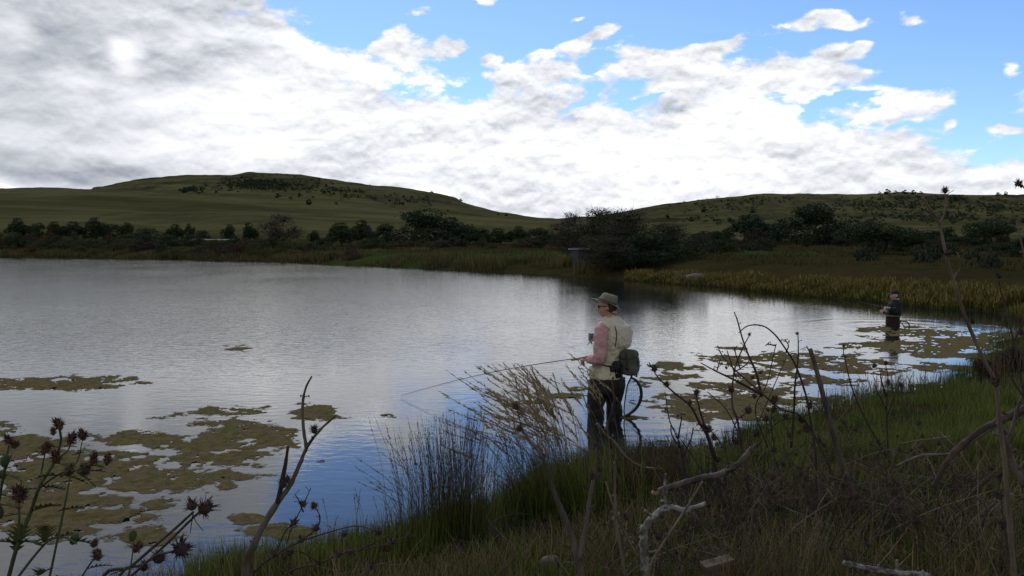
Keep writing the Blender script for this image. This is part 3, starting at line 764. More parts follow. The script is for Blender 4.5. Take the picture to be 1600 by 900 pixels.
D(1522, 372, 34, 90, 'round_a', 'small tree left of the two trunked tree')
D(1600, 372, 66, 56, 'dome', 'dark bush cut by the right picture edge', 'bush', 'bush')
D(1680, 350, 90, 80, 'round_a', 'dark tree beyond the right picture edge'); D(-60, 348, 70, 190, 'dome', 'dark tree beyond the left picture edge')
for px, top, w, Y, lab in ((1353, 403, 38, 47, 'grey green prickly pear clump under the spreading acacia'), (1446, 409, 48, 42, 'grey green prickly pear clump under the thin acacia'), (1538, 418, 56, 36, 'large dark prickly pear clump at the right above the reeds')):
    X = (px - 800) / F * Y; g = gz(X, Y); hh = max(H + (385 - top) / F * Y - g, w * .62 / F * Y); ww = w / F * Y / 2
    t = empty('prickly_pear', (X, Y, g), lab, 'cactus', 'prickly pears above the reeds')
    mb = MB()
    for i in range(60):
        a = rnd.uniform(0, 6.28); rr = rnd.random() ** 0.5; z = rnd.uniform(0.05, 1) * hh * (1 - 0.5 * rr * rr)
        c = (X + rr * ww * math.cos(a), Y + rr * ww * math.sin(a) * 0.8, g + z)
        M = (Matrix.Rotation(rnd.uniform(0, 6.28), 3, 'Z') @ Matrix.Rotation(rnd.uniform(-0.7, 0.7), 3, 'Y'))
        ball(mb, c, (0.10, 0.02, 0.14), 8, 6, M=np.array(M))
    mb.build('pad', mat('cactus_pad', (0.034, 0.044, 0.024), (0.022, 0.030, 0.018), 6, spec=0.05), t)['kind'] = 'stuff'
    s = MB(); tube(s, [(X, Y, g - .1), (X + .02, Y, g + hh * .3), (X - .02, Y, g + hh * .7)], [.09, .07, .05], 7); s.build('stem', M_BARK, t)
# scrub along the left shore
kinds = ['bush_a', 'bush_b', 'bush_rust', 'bush_brown', 'bush_a', 'bush_b']
def label_scrub(kind, px, i):
    look = {'bush_a': 'dark green', 'bush_b': 'olive', 'bush_rust': 'rusty red', 'bush_brown': 'brown twiggy', 'bush_grey': 'grey green'}[kind]
    return look
scr = []
for px0 in np.arange(-40, 560, 11.5):
    for row in range(2):
        px = px0 + rnd.uniform(-6, 6); ysh = np.interp(px, [-300, 0, 100, 250, 430, 560], [401, 402, 403, 405, 409, 415])
        Ysh = H * F / (ysh - 385)
        Y = Ysh * (1.03 if row == 0 else 1.22) * rnd.uniform(1.0, 1.08)
        k = rnd.choice(kinds)
        scr.append((px, Y, k, rnd.uniform(15, 34) * (1.0 if px < 400 else 0.7), rnd.uniform(8, 19) * (1.0 if px < 450 else 0.65), row))
ORD = ['first', 'second', 'third', 'fourth', 'fifth', 'sixth', 'seventh', 'eighth', 'ninth', 'tenth', 'eleventh', 'twelfth', 'thirteenth', 'fourteenth', 'fifteenth', 'sixteenth', 'seventeenth', 'eighteenth', 'nineteenth', 'twentieth']
scr.sort()
from collections import Counter
cnt = Counter()
def nth(key):
    cnt[key] += 1; i = cnt[key]
    return ORD[i - 1] if i <= 20 else 'twenty ' + ORD[i - 21]
for (px, Y, k, w, h, row) in scr:
    X = (px - 800) / F * Y; g = gz(X, Y); ytop = 385 + (H - g) / Y * F - h
    lk = label_scrub(k, px, 0)
    tree('shrub', k, px, ytop, w, Y, '%s %s shrub from the left in the %s scrub row' % (nth((lk, row)), lk, 'left waterside' if row == 0 else 'left rear'), 'shrub', '%s shrubs %s on the left bank' % (lk, 'by the water' if row == 0 else 'behind'), crown='foliage')
# bushes under the trees, right bank
for px in sorted(rnd.uniform(1090, 1640) for _ in range(46)):
    px = px; Y = rnd.uniform(60, 100); k = rnd.choice(['bush_a', 'bush_brown', 'bush_a'])
    X = (px - 800) / F * Y; g = gz(X, Y); h = rnd.uniform(10, 26); ytop = 385 + (H - g) / Y * F - h
    lk = label_scrub(k, px, 0)
    tree('shrub', k, px, ytop, rnd.uniform(16, 40), Y, '%s %s shrub from the left under the right bank trees' % (nth((lk, 'r')), lk), 'shrub', '%s shrubs under the right hand trees' % lk, crown='foliage')
for px in sorted(rnd.uniform(560, 900) for _ in range(30)):
    px = px; Y = rnd.uniform(112, 132); k = rnd.choice(['bush_a', 'bush_brown', 'bush_b'])
    X = (px - 800) / F * Y; g = gz(X, Y); h = rnd.uniform(7, 15); ytop = 385 + (H - g) / Y * F - h
    lk = label_scrub(k, px, 0)
    tree('shrub', k, px, ytop, rnd.uniform(16, 34), Y, '%s %s shrub from the left behind the green meadow' % (nth((lk, 'm')), lk), 'shrub', '%s shrubs behind the green meadow' % lk, crown='foliage')
# bushes dotted over the hills
hb = [(484, 318, 12), (436, 308, 9), (505, 300, 9), (470, 306, 8), (526, 318, 5), (292, 300, 10), (340, 300, 6), (455, 310, 6), (700, 329, 4), (720, 312, 6), (778, 335, 5), (791, 336, 6), (675, 300, 5),
      (1384, 302, 10), (1397, 301, 8), (1410, 302, 9), (1424, 302, 8), (1436, 302, 6), (1372, 302, 5), (1556, 304, 8), (1568, 304, 7), (1045, 321, 4), (1060, 318, 4), (1078, 345, 9), (1042, 340, 7), (1100, 330, 10), (1140, 345, 8), (1175, 332, 10), (1596, 347, 10)]
def hillpoint(px, py):
    """first ground point behind the given picture point"""
    d = ray(px, py); Ys = np.geomspace(230, 1400, 500); X = d.x / d.y * Ys; Z = H + d.z / d.y * Ys; G = ground_z(X, Ys)
    k = np.argmax(G > Z); 
    return (float(X[k]), float(Ys[k])) if G[k] > Z[k] else None
for px, py, w in sorted(hb):
    p = hillpoint(px, py + 1.5) or ((px - 800) / F * 1148, 1148.0)
    tree('hill_bush', 'hill_bush', px, 0, w, p[1], None, None); t = COL.objects[-1].parent
    for ch in t.children: s = w / F * p[1] / 1.6; ch.scale = (s, s, s * rnd.uniform(0.9, 1.3))
    side = 'left' if px < 900 else 'right'; sky_ = (py < 305 and px > 900)
    tag(t, '%s small dark bush from the left %s' % (nth(('hb', side, sky_)), 'on the right skyline' if sky_ else 'dotted on the %s hill slope' % side), 'bush', 'bushes on the %s' % ('right skyline' if sky_ else side + ' hill'))
# thick scrub on the rocky scarps
def scarp():
    P = []; S = []
    for (cx, cy, rx, ry, n) in ((400, 289, 60, 9, 240), (440, 291, 85, 8, 120), (300, 297, 22, 4, 50), (520, 299, 60, 5, 60), (560, 308, 60, 4, 30), (650, 315, 40, 6, 40), (1130, 322, 60, 8, 60), (1110, 345, 60, 8, 40), (1400, 322, 120, 8, 220), (1470, 340, 110, 9, 160), (1560, 325, 60, 10, 120), (1450, 312, 140, 4, 90), (1200, 312, 60, 5, 40), (1330, 340, 90, 12, 50)):
        for i in range(n):
            px = rnd.gauss(cx, rx * 0.5); py = rnd.gauss(cy, ry * 0.55)
            q = hillpoint(px, py)
            if q: P.append(q); S.append(rnd.uniform(1.2, 3.8))
    P = np.array(P); G = ground_z(P[:, 0], P[:, 1]); mb = MB()
    pts = []
    for (x, y), g, s in zip(P, G, S):
        d = rng.normal(size=(26, 3)); d /= np.linalg.norm(d, axis=1)[:, None]; pts.append(np.array([x, y, g + 0.4 * s]) + d * [s * .9, s * .9, s * .6] * rng.uniform(.4, 1, (26, 1)))
    leaves(mb, np.concatenate(pts), 0.7)
    o = mb.build('hill_scrub', L_BLACKGREEN, smooth=False); tag(o, 'dark thicket and scrub over the rocky scarps of both hills', 'scrub', kind='stuff')
scarp()

# ------------------------------------------------------------------ hut, pipe, rocks
M_CONC = mat('concrete', (0.042, 0.042, 0.046), (0.028, 0.028, 0.031), 2.0, bump=0.3)
M_ROCK = mat('rock', (0.12, 0.098, 0.072), (0.055, 0.046, 0.034), 5.0, bump=0.8, c3=(0.05, 0.05, 0.035))
M_PALE = mat('pale_pipe', (0.30, 0.30, 0.30), (0.2, 0.2, 0.2), 3)
def box(mb, lo, hi, rot=0.0, piv=None):
    x0, y0, z0 = lo; x1, y1, z1 = hi
    V = np.array([(x, y, z) for z in (z0, z1) for x, y in ((x0, y0), (x1, y0), (x1, y1), (x0, y1))], float)
    if rot:
        p = np.array(piv if piv is not None else (V.mean(0))); c, s = math.cos(rot), math.sin(rot)
        Wv = V - p; V = np.stack([Wv[:, 0] * c - Wv[:, 1] * s, Wv[:, 0] * s + Wv[:, 1] * c, Wv[:, 2]], -1) + p
    mb.add(V, [(0, 3, 2, 1), (4, 5, 6, 7), (0, 1, 5, 4), (1, 2, 6, 5), (2, 3, 7, 6), (3, 0, 4, 7)]); return mb
Y = 52.0; X0 = (898 - 800) / F * Y; X1 = (938 - 800) / F * Y; g = gz(X0, Y); zt = H + (385 - 388) / F * Y
h_ = empty('pump_house', ((X0 + X1) / 2, Y, g), 'small grey block pump house with open front half hidden by the willows', 'hut')
piv = ((X0 + X1) / 2, Y + .8, 0)
box(MB(), (X0, Y, g - .3), (X1, Y + .15, zt - .1), 0.25, piv).build('wall', M_CONC, h_, smooth=False)
box(MB(), (X0, Y + .153, g - .3), (X0 + .15, Y + 1.6, zt - .1), 0.25, piv).build('wall', M_CONC, h_, smooth=False)
box(MB(), (X1 - .15, Y + .153, g - .3), (X1, Y + 1.6, zt - .1), 0.25, piv).build('wall', M_CONC, h_, smooth=False)
box(MB(), (X0 - .12, Y - .12, zt - .097), (X1 + .12, Y + 1.75, zt + .0), 0.25, piv).build('roof', mat('roof_sheet', (0.2, 0.2, 0.21), (0.13, 0.13, 0.14), 3), h_, smooth=False)
box(MB(), (X0 + .5, Y - .02, g), (X0 + 1.15, Y - .002, zt - .35), 0.25, piv).build('door', mat('door_wood', (0.03, 0.028, 0.026), (0.05, 0.045, 0.04), 6, stretch=(6, 6, 1)), h_, smooth=False)
mb = MB(); pts = [];
for px in np.linspace(282, 374, 12):
    Yp = 168.0; X = (px - 800) / F * Yp; pts.append((X, Yp, gz(X, Yp) + 0.75))
tube(mb, pts, 0.16, 6); o = mb.build('irrigation_pipe', M_PALE, loc=pts[0]); tag(o, 'long pale irrigation pipe lying beyond the left bank scrub', 'pipe')
for i in (1, 4, 7, 10):
    s = MB(); tube(s, [(pts[i][0], pts[i][1], pts[i][2] - 1.0), (pts[i][0], pts[i][1], pts[i][2] - .1)], .07, 6); s.build('support', M_PALE, o)
def rock(px, py, Y, r, label, seed=0, z=None, squash=0.55):
    X = (px - 800) / F * Y; g = gz(X, Y) if z is None else z
    def fn(V, N): return V * (0.75 + 0.5 * fbm(N[:, 0] * 1.6 + seed, N[:, 1] * 1.6, N[:, 2] * 1.6, 4))[:, None]
    o = ball(MB(), (X, Y, max(g, -0.02) + r * squash * .4), (r, r * .8, r * squash), 26, 18, fn).build('rock', M_ROCK, loc=(X, Y, max(g, 0)))
    tag(o, label, 'rock'); return o
rock(1088, 444, 38.6, 0.50, 'large pale boulder at the foot of the yellow reeds', 3)
rock(1072, 446, 39.3, 0.26, 'small brown rock left of the large pale boulder', 8)
rock(1062, 443, 40.5, 0.20, 'dark flat stone furthest left by the reeds', 9)


# ------------------------------------------------------------------ reeds and far grasses (nobody could count these)
L_REED = leafmat('reed_blade', (0.028, 0.040, 0.008), (0.044, 0.056, 0.012), 0.25, tip=(0.15, 0.115, 0.030), var=0.45)
L_DRY = leafmat('dry_blade', (0.085, 0.068, 0.034), (0.135, 0.105, 0.055), 0.2, tip=(0.16, 0.13, 0.075), var=0.5)
L_GREEN = leafmat('green_blade', (0.050, 0.080, 0.012), (0.090, 0.110, 0.020), 0.35, tip=(0.125, 0.135, 0.034), var=0.5)
def blades(mb, base, hgt, width, lean, face=None, segs=3, lean_dir=None, attr_pow=1.6, droop=0.0):
    """tapering bent blades, vectorised: base (n,3), hgt (n), width (n)"""
    n = len(base); hgt = np.broadcast_to(hgt, n); width = np.broadcast_to(width, n)
    a = rng.uniform(0, 2 * math.pi, n); ld = np.stack([np.cos(a), np.sin(a), 0 * a], -1) * np.abs(rng.normal(0.6, 0.5, n))[:, None] * lean
    if lean_dir is not None: ld = ld * 0.6 + np.asarray(lean_dir)[None, :] * lean
    b = rng.uniform(0, math.pi, n); wd = np.stack([np.cos(b), np.sin(b), 0 * b], -1)
    rows = []; at = []
    for k in range(segs + 1):
        t = k / segs; wk = width * (1 - t ** 1.5) * 0.5 + width * 0.02
        c = base + np.outer(hgt * (t - droop * t ** 3), [0, 0, 1]) + ld * (hgt * t ** 2)[:, None]
        rows += [c - wd * wk[:, None], c + wd * wk[:, None]]; at += [np.full(n, t ** attr_pow)] * 2
    V = np.stack(rows, 1); m = 2 * (segs + 1); A = np.stack(at, 1)
    q = np.array([(2 * k, 2 * k + 1, 2 * k + 3, 2 * k + 2) for k in range(segs)])
    Q = (np.arange(n)[:, None, None] * m + q[None]).reshape(-1, 4)
    mb.add(V.reshape(-1, 3), Q, attr=A.reshape(-1)); return mb
def scatter(n, x0, x1, y0, y1, test):
    out = []
    while sum(map(len, out)) < n:
        X = rng.uniform(x0, x1, 4 * n); Y = rng.uniform(y0, y1, 4 * n); k = test(X, Y); out.append(np.stack([X[k], Y[k]], -1))
        if len(out) > 60: break
    return np.concatenate(out)[:n]
def on_ground(P, dz=-0.01): return np.column_stack([P, ground_z(P[:, 0], P[:, 1]) + dz])
# right shore reeds
def tst(X, Y):
    px = 800 + F * X / Y; sd = pond_sd(X, Y)
    wide = np.interp(px, [960, 1050, 1200, 1400, 1700], [0.8, 1.3, 1.7, 1.9, 2.1])
    return (sd > -0.25) & (sd < wide) & (px > 975) & (px < 1900) & (Y > 19.5) & (vnoise(X * .7, Y * .7) > 0.25)
P = scatter(13000, 5, 28, 19.5, 50, tst); Bp = on_ground(P); sdv = pond_sd(P[:, 0], P[:, 1])
hh = rng.uniform(0.16, 0.36, len(P)) * (0.75 + 0.55 * vnoise(P[:, 0] * .9, P[:, 1] * .9)); 
mb = blades(MB(), Bp, hh, 0.022, 0.28)
tag(mb.build('reed_bed', L_REED, smooth=False), 'band of green reeds with straw yellow tips along the right shore', 'reeds', kind='stuff')
# pale seed heads over the reeds
k = rng.random(len(P)) < 0.30; hp = Bp[k]; hz = hh[k]
mb = blades(MB(), hp + np.outer(hz * 0.62, [0, 0, 1]), hz * rng.uniform(.25, .50, len(hz)), 0.035, 0.6)
tag(mb.build('reed_plumes', leafmat('reed_plume', (0.15, 0.115, 0.035), (0.20, 0.155, 0.055), 0.3, var=0.4), smooth=False), 'straw yellow seed plumes over the right shore reeds', 'seed plumes', kind='stuff')
# tussocks along the far shore and across the veld
def tst2(X, Y):
    px = 800 + F * X / Y; sd = pond_sd(X, Y); return (sd > -0.1) & (sd < 4) & (px > -40) & (px < 1000) & (Y > 40) & (vnoise(X * .35, Y * .35, 3) > 0.35)
P = scatter(12000, -110, 10, 40, 145, tst2)
mb = blades(MB(), on_ground(P), rng.uniform(0.25, 0.9, len(P)) * (0.5 + vnoise(P[:, 0] * .4, P[:, 1] * .4, 6)), 0.06, 0.4)
tag(mb.build('shore_grass', leafmat('shore_blade', (0.040, 0.048, 0.018), (0.070, 0.064, 0.026), 0.2, tip=(0.12, 0.095, 0.04), var=0.5), smooth=False), 'rough grass along the far shore of the pond', 'grass', kind='stuff')
def tst3(X, Y):
    px = 800 + F * X / Y; sd = pond_sd(X, Y); return (sd > 4) & (px > 540) & (px < 1700) & (vnoise(X * .22, Y * .22, 13) > 0.45)
P = scatter(16000, -30, 75, 32, 118, tst3)
mb = blades(MB(), on_ground(P), rng.uniform(0.12, 0.40, len(P)), 0.05, 0.6)
tag(mb.build('veld_grass', leafmat('veld_blade', (0.030, 0.030, 0.009), (0.050, 0.040, 0.014), 0.2, tip=(0.062, 0.050, 0.020), var=0.5), smooth=False), 'tufty dry grass on the flats beyond the pond', 'grass', kind='stuff')
for (px, py_top, Y, w, n) in ((662, 397, 72, 10, 90), (757, 404, 64, 22, 110), (590, 386, 100, 30, 160), (655, 384, 105, 40, 180), (905, 404, 50, 16, 120), (876, 398, 54, 26, 200), (690, 402, 70, 16, 60), (540, 400, 84, 16, 80), (620, 405, 70, 12, 60), (840, 411, 56, 20, 80)):
    X = (px - 800) / F * Y; g = gz(X, Y); hm = max(0.3, H + (385 - py_top) / F * Y - g)
    Pn = np.column_stack([X + rng.normal(0, w / F * Y * .35, n), Y + rng.normal(0, w / F * Y * .3, n)])
    t = blades(MB(), on_ground(Pn), rng.uniform(.55, 1.05, n) * hm, 0.05, 0.25).build('grass_tussock', leafmat('tussock', (0.10, 0.085, 0.035), (0.15, 0.12, 0.05), 0.2, var=.4), smooth=False, loc=(X, Y, g))
    t['kind'] = 'stuff'; tag(t, 'straw yellow tussock on the far meadow shore', 'grass tussock', 'yellow tussocks on the far shore')

# ------------------------------------------------------------------ people
def remesh(o, vox, smooth=4, disp=None, nscale=0.08, seed=0):
    m = o.modifiers.new('join', 'REMESH'); m.mode = 'VOXEL'; m.voxel_size = vox; m.use_smooth_shade = True
    s = o.modifiers.new('smooth', 'SMOOTH'); s.factor = 0.5; s.iterations = smooth
    if disp:
        tx = bpy.data.textures.new('folds', 'CLOUDS'); tx.noise_scale = nscale; tx.noise_depth = 2
        d = o.modifiers.new('folds', 'DISPLACE'); d.texture = tx; d.strength = disp; d.mid_level = 0.5; d.texture_coords = 'LOCAL'
    return o
M_SKIN = mat('skin', (0.46, 0.28, 0.20), (0.40, 0.23, 0.165), 12, rough=0.55)
M_VEST = mat('vest_cloth', (0.56, 0.50, 0.37), (0.46, 0.41, 0.30), 6, bump=0.35, bscale=60, dist=0.003)
M_PINK = mat('pink_shirt', (0.50, 0.29, 0.27), (0.42, 0.235, 0.225), 8, bump=0.3, bscale=50, dist=0.003)
M_WADER = mat('wader_cloth', (0.016, 0.011, 0.009), (0.012, 0.009, 0.008), 7, rough=0.7, bump=0.4, bscale=30, dist=0.004)
M_HAT = mat('hat_cloth', (0.175, 0.165, 0.10), (0.135, 0.125, 0.075), 9, bump=0.3, bscale=90, dist=0.002)
M_BAND = mat('hat_band', (0.09, 0.085, 0.055))
M_BLACK = mat('black_plastic', (0.012, 0.012, 0.013), rough=0.4)
M_PACK = mat('pack_canvas', (0.085, 0.080, 0.058), (0.055, 0.052, 0.040), 14, bump=0.4, bscale=120, dist=0.002)
M_STRAP = mat('strap_webbing', (0.028, 0.026, 0.024), (0.018, 0.017, 0.016), 60)
M_CORK = mat('cork', (0.35, 0.24, 0.14), (0.25, 0.16, 0.09), 60)
M_ROD = mat('rod_blank', (0.035, 0.03, 0.028), rough=0.3, spec=0.6)
M_METAL = mat('grey_metal', (0.25, 0.25, 0.26), rough=0.35, spec=0.6)
M_HAIR = mat('hair', (0.075, 0.055, 0.042), (0.045, 0.034, 0.026), 40)
M_NET = mat('net_cord', (0.03, 0.03, 0.03))
M_TEAL = mat('teal_jacket', (0.008, 0.013, 0.015), (0.006, 0.009, 0.011), 8, bump=0.3, bscale=50, dist=0.003)
M_CAP = mat('cap_cloth', (0.014, 0.014, 0.017), (0.02, 0.02, 0.022), 20)
M_LINE = mat('fishing_line', (0.35, 0.35, 0.35), rough=0.4)

def vec(*a): return np.array(a, float)
def rotz(a): return np.array([[math.cos(a), -math.sin(a), 0], [math.sin(a), math.cos(a), 0], [0, 0, 1]])
def head_mesh(mb, c, fwd, pitch=0.0, s=1.0):
    """a head with brow, nose, lips, chin and ears; local x is the way it looks"""
    a = math.atan2(fwd[1], fwd[0]); R = rotz(a) @ np.array([[math.cos(pitch), 0, math.sin(pitch)], [0, 1, 0], [-math.sin(pitch), 0, math.cos(pitch)]])
    def fn(V, N):
        x, y, z = N.T; V = V.copy()
        jaw = sstep(0.1, -0.9, z); V[:, 1] *= 1 - 0.30 * jaw; V[:, 0] *= 1 - 0.10 * jaw
        V[:, 0] += np.where(x > 0, 0.012 * jaw, -0.02 * jaw)
        V[:, 0] += 0.028 * np.exp(-((z + 0.18) / 0.16) ** 2 - (y / 0.16) ** 2) * (x > 0)     # nose
        V[:, 0] += 0.010 * np.exp(-((z + 0.50) / 0.08) ** 2 - (y / 0.28) ** 2) * (x > 0)     # lips
        V[:, 0] += 0.014 * np.exp(-((z + 0.80) / 0.14) ** 2 - (y / 0.30) ** 2) * (x > 0)     # chin
        V[:, 0] += 0.007 * np.exp(-((z - 0.18) / 0.10) ** 2 - (y / 0.5) ** 2) * (x > 0)      # brow
        V[:, 0] -= 0.010 * np.exp(-((z - 0.02) / 0.10) ** 2 - ((np.abs(y) - 0.32) / 0.16) ** 2) * (x > 0)   # eye sockets
        return V * s
    ball(mb, c, (0.098, 0.078, 0.118), 40, 32, fn, R)
    for sg in (-1, 1):
        ball(mb, c + R @ vec(-0.008, sg * 0.078, -0.012) * s, (0.017 * s, 0.009 * s, 0.031 * s), 12, 8, None, R @ rotz(sg * 0.35))
    ball(mb, c + R @ vec(-0.052, 0, -0.085) * s, (0.05 * s, 0.052 * s, 0.07 * s), 16, 10)
    return R
def hand(mb, wrist, d, nrm, curl=1.2, s=1.0, thumb=1):
    """palm, four unequal fingers bent at the knuckles and a thumb from the side of the palm"""
    d = d / np.linalg.norm(d); nrm = nrm - d * (nrm @ d); nrm /= np.linalg.norm(nrm); sd = np.cross(nrm, d)
    loft(mb, [(wrist - d * .01, sd * .024 * s, nrm * .017 * s), (wrist + d * .03 * s, sd * .034 * s, nrm * .016 * s), (wrist + d * .075 * s, sd * .040 * s, nrm * .014 * s), (wrist + d * .090 * s, sd * .036 * s, nrm * .011 * s)], 14, sub=2)
    for k, L in enumerate((0.070, 0.080, 0.074, 0.058)):
        p = wrist + d * .084 * s + sd * (0.029 - k * 0.0195) * s; P = [p - d * .015]; ang = 0.35
        for f in (0.45, 0.32, 0.23):
            ang += curl * f * 1.9; q = d * math.cos(ang) - nrm * math.sin(ang); P.append(P[-1] + q * L * f * s * 1.1)
        tube(mb, P, [.0095 * s, .009 * s, .0082 * s, .0065 * s], 8, 3)
    b = wrist + d * .025 * s + sd * thumb * .028 * s
    tube(mb, [b, b + (d * .6 + sd * thumb * .7 - nrm * .3) * .038 * s, b + (d * .9 + sd * thumb * .35 - nrm * .9) * .064 * s, b + (d * 1.2 - nrm * 1.5 + sd * thumb * .05) * .064 * s], [.013 * s, .011 * s, .0095 * s, .007 * s], 8, 3)

PX1 = (957 - 800) / F * 8.63; O1 = vec(PX1, 8.63, 0.0)
def z1(zx, zy, y=0.0): return O1 + vec((zx - 291) / 435.0, y, (630 - zy) / 435.0)       # picture zoom -> metres
FW = vec(-math.cos(math.radians(35)), math.sin(math.radians(35)), 0); LT = vec(-FW[1] * 1.0, FW[0], 0)   # forward, and his left (towards the camera)
person = empty('person', (O1[0], O1[1], -0.52), 'standing angler in olive brimmed hat, cream vest and brown waders, knee deep', 'person', 'anglers wading in the pond')
sh_l = z1(240, 212) + vec(0, -0.175, 0); el_l = z1(222, 352, -0.23); wr_l = z1(178, 362, -0.10)
sh_r = z1(338, 212) + vec(0, 0.175, 0); el_r = z1(250, 330, 0.22); wr_r = z1(226, 276, 0.10)
hd = z1(266, 116, 0.0)
# ---- body: one continuous skin
mb = MB()
R1 = head_mesh(mb, hd, vec(-0.97, 0.16, 0), 0.12)
tube(mb, [hd + vec(.035, 0, -.06), z1(288, 168), z1(292, 200)], [.058, .060, .075], 16, 4)
def ring(cx, zy, Wd, Dp, y=0.0): return (z1(cx, zy, y), LT * Wd, FW * Dp)
loft(mb, [ring(268, 480, .165, .12), ring(270, 400, .16, .115), ring(285, 320, .165, .12), ring(292, 250, .185, .125), ring(292, 205, .16, .10), ring(290, 180, .07, .07)], 28, 2.3)
tube(mb, [sh_l + LT * -.03, (sh_l + el_l) / 2, el_l, (el_l + wr_l) / 2, wr_l], [.052, .046, .040, .036, .026], 14, 4)
tube(mb, [sh_r + LT * .03, (sh_r + el_r) / 2, el_r, (el_r + wr_r) / 2, wr_r], [.052, .046, .040, .036, .026], 14, 4)
hand(mb, wr_l, vec(-0.9, 0.25, 0.02), vec(0.05, -0.3, 0.9), 1.25, thumb=-1)
hand(mb, wr_r, vec(-0.85, 0.1, 0.15), vec(0.1, 0.2, 0.9), 1.2, s=.9, thumb=1)
hipL = z1(226, 500, -0.05); hipR = z1(312, 500, 0.07)
kneeL = z1(213, 610, -0.03); kneeR = z1(305, 600, 0.06)
ankL = z1(226, 830, 0.0); ankR = z1(314, 830, 0.09)
for hp, kn, an in ((hipL, kneeL, ankL), (hipR, kneeR, ankR)):
    tube(mb, [hp + vec(0, 0, .12), hp, (hp + kn) / 2, kn, (kn + an) / 2 + vec(.01, 0, .03), an], [.085, .085, .072, .055, .052, .038], 16, 4)
    loft(mb, [(an + vec(.04, 0, -.03), vec(0, .035, 0), vec(0, 0, .03)), (an + vec(-.02, 0, -.025), vec(0, .042, 0), vec(0, 0, .04)), (an + vec(-.12, 0, -.04), vec(0, .045, 0), vec(0, 0, .022)), (an + vec(-.18, 0, -.045), vec(0, .03, 0), vec(0, 0, .012))], 14)
remesh(mb.build('body', M_SKIN, person), 0.007, 2)
# ---- waders
mb = MB()
loft(mb, [ring(272, 395, .178, .14), ring(268, 440, .195, .155), ring(268, 482, .198, .158), ring(266, 520, .185, .14), ring(266, 545, .12, .10)], 32, 2.3)
for hp, kn, an, fat in ((hipL, kneeL, ankL, 1.0), (hipR, kneeR, ankR, 0.96)):
    tube(mb, [hp + vec(0, 0, .10), hp + vec(0, 0, .0), (hp + kn) / 2 + vec(-.006, 0, 0), kn + vec(-.004, 0, .04), kn + vec(.006, 0, -.02), (kn + an) / 2 + vec(.0, 0, .05), an + vec(0, 0, .05)], [.112 * fat, .112 * fat, .100 * fat, .086 * fat, .092 * fat, .080 * fat, .07 * fat], 20, 4)
    loft(mb, [(an + vec(.06, 0, -.03), vec(0, .045, 0), vec(0, 0, .04)), (an + vec(-.02, 0, -.02), vec(0, .055, 0), vec(0, 0, .055)), (an + vec(-.13, 0, -.035), vec(0, .056, 0), vec(0, 0, .034)), (an + vec(-.21, 0, -.045), vec(0, .04, 0), vec(0, 0, .02))], 16)
remesh(mb.build('waders', M_WADER, person), 0.009, 2, 0.016, 0.05)
# ---- vest: torso shell with a flared hem and raised pockets
mb = MB()
loft(mb, [ring(263, 452, .196, .150), ring(264, 446, .200, .154), ring(266, 415, .192, .150), ring(272, 372, .180, .142), ring(284, 320, .200, .155), ring(293, 275, .222, .165), ring(295, 235, .225, .160), ring(293, 205, .205, .138), ring(291, 184, .150, .105), ring(289, 168, .085, .080), ring(288, 160, .066, .066)], 40, 2.5)
for k, (zx, zy) in enumerate(((238, 400), (235, 420))):
    ball(mb, z1(zx, 412, 0) + LT * 0.165, (.055, .03, .05), 16, 10, M=rotz(math.radians(55)), power=0.6)
ball(mb, z1(300, 255, 0) - FW * 0.120, (.16, .05, .13), 20, 12, M=rotz(math.radians(55)), power=0.7)
remesh(mb.build('vest', M_VEST, person), 0.008, 2, 0.030, 0.045)
# dark curved strip laid on the camera side of the vest
mb = MB()
cen = z1(293, 250)
pts = []
for t in np.linspace(0, 1, 8):
    zy = 198 + t * 116; c = z1(293 - 6 * t, zy); ang = math.radians(-63 + 4 * math.sin(t * 3.1)); off = LT * 0.222 * math.cos(ang) * (0.9 + 0.1 * math.sin(t * 3)) - FW * 0.16 * -math.sin(ang) 
    pts.append(c + off * 1.0)
STRIP = [z1(294, 198, -.185), z1(299, 222, -.197), z1(300, 250, -.203), z1(297, 280, -.200), z1(293, 312, -.190)]
tube(mb, STRIP, [.004, .010, .012, .009, .004], 8, 5, flat=0.6)
mb.build('vest_strip', M_STRAP, person)
mb = MB(); tube(mb, [z1(206, 446, -.135), z1(240, 449, -.172), z1(280, 450, -.176), z1(322, 450, -.115)], .006, 6, 6); mb.build('hem', M_VEST, person)
# ---- sleeves
for nm, a, b_, c, gone in (('sleeve', sh_l, el_l, wr_l, 0), ('sleeve', sh_r, el_r, wr_r, 1)):
    mb = MB(); tube(mb, [a + vec(.02, 0, .035), a + vec(-.01, 0, -.03), (a * .5 + b_ * .5) + vec(-.012, 0, 0), b_ + vec(.0, 0, .035), b_ + (c - b_) * .25 + vec(0, 0, -.004), b_ + (c - b_) * .65, c + (b_ - c) * .06], [.062, .078, .074, .066, .064, .054, .040], 20, 5)
    remesh(mb.build(nm, M_PINK, person), 0.006, 2, 0.022, 0.05)
mb = MB(); cc = wr_l + (el_l - wr_l) * .08; dd = (wr_l - el_l); dd /= np.linalg.norm(dd)
tube(mb, [cc - dd * .025, cc + dd * .02], [.042, .041], 18, 1); mb.build('cuff', M_PINK, person)
mb = MB(); tube(mb, [z1(263, 170, -.052), z1(285, 160, -.072), z1(305, 152, -.062), z1(318, 150, -.02), z1(316, 152, .03)], .011, 8, 5); mb.build('collar', M_PINK, person)
mb = MB(); tube(mb, [z1(258, 128, -.088), z1(280, 142, -.090), z1(304, 150, -.078), z1(322, 148, -.03)], .0045, 6, 6); mb.build('glasses_cord', M_BLACK, person)
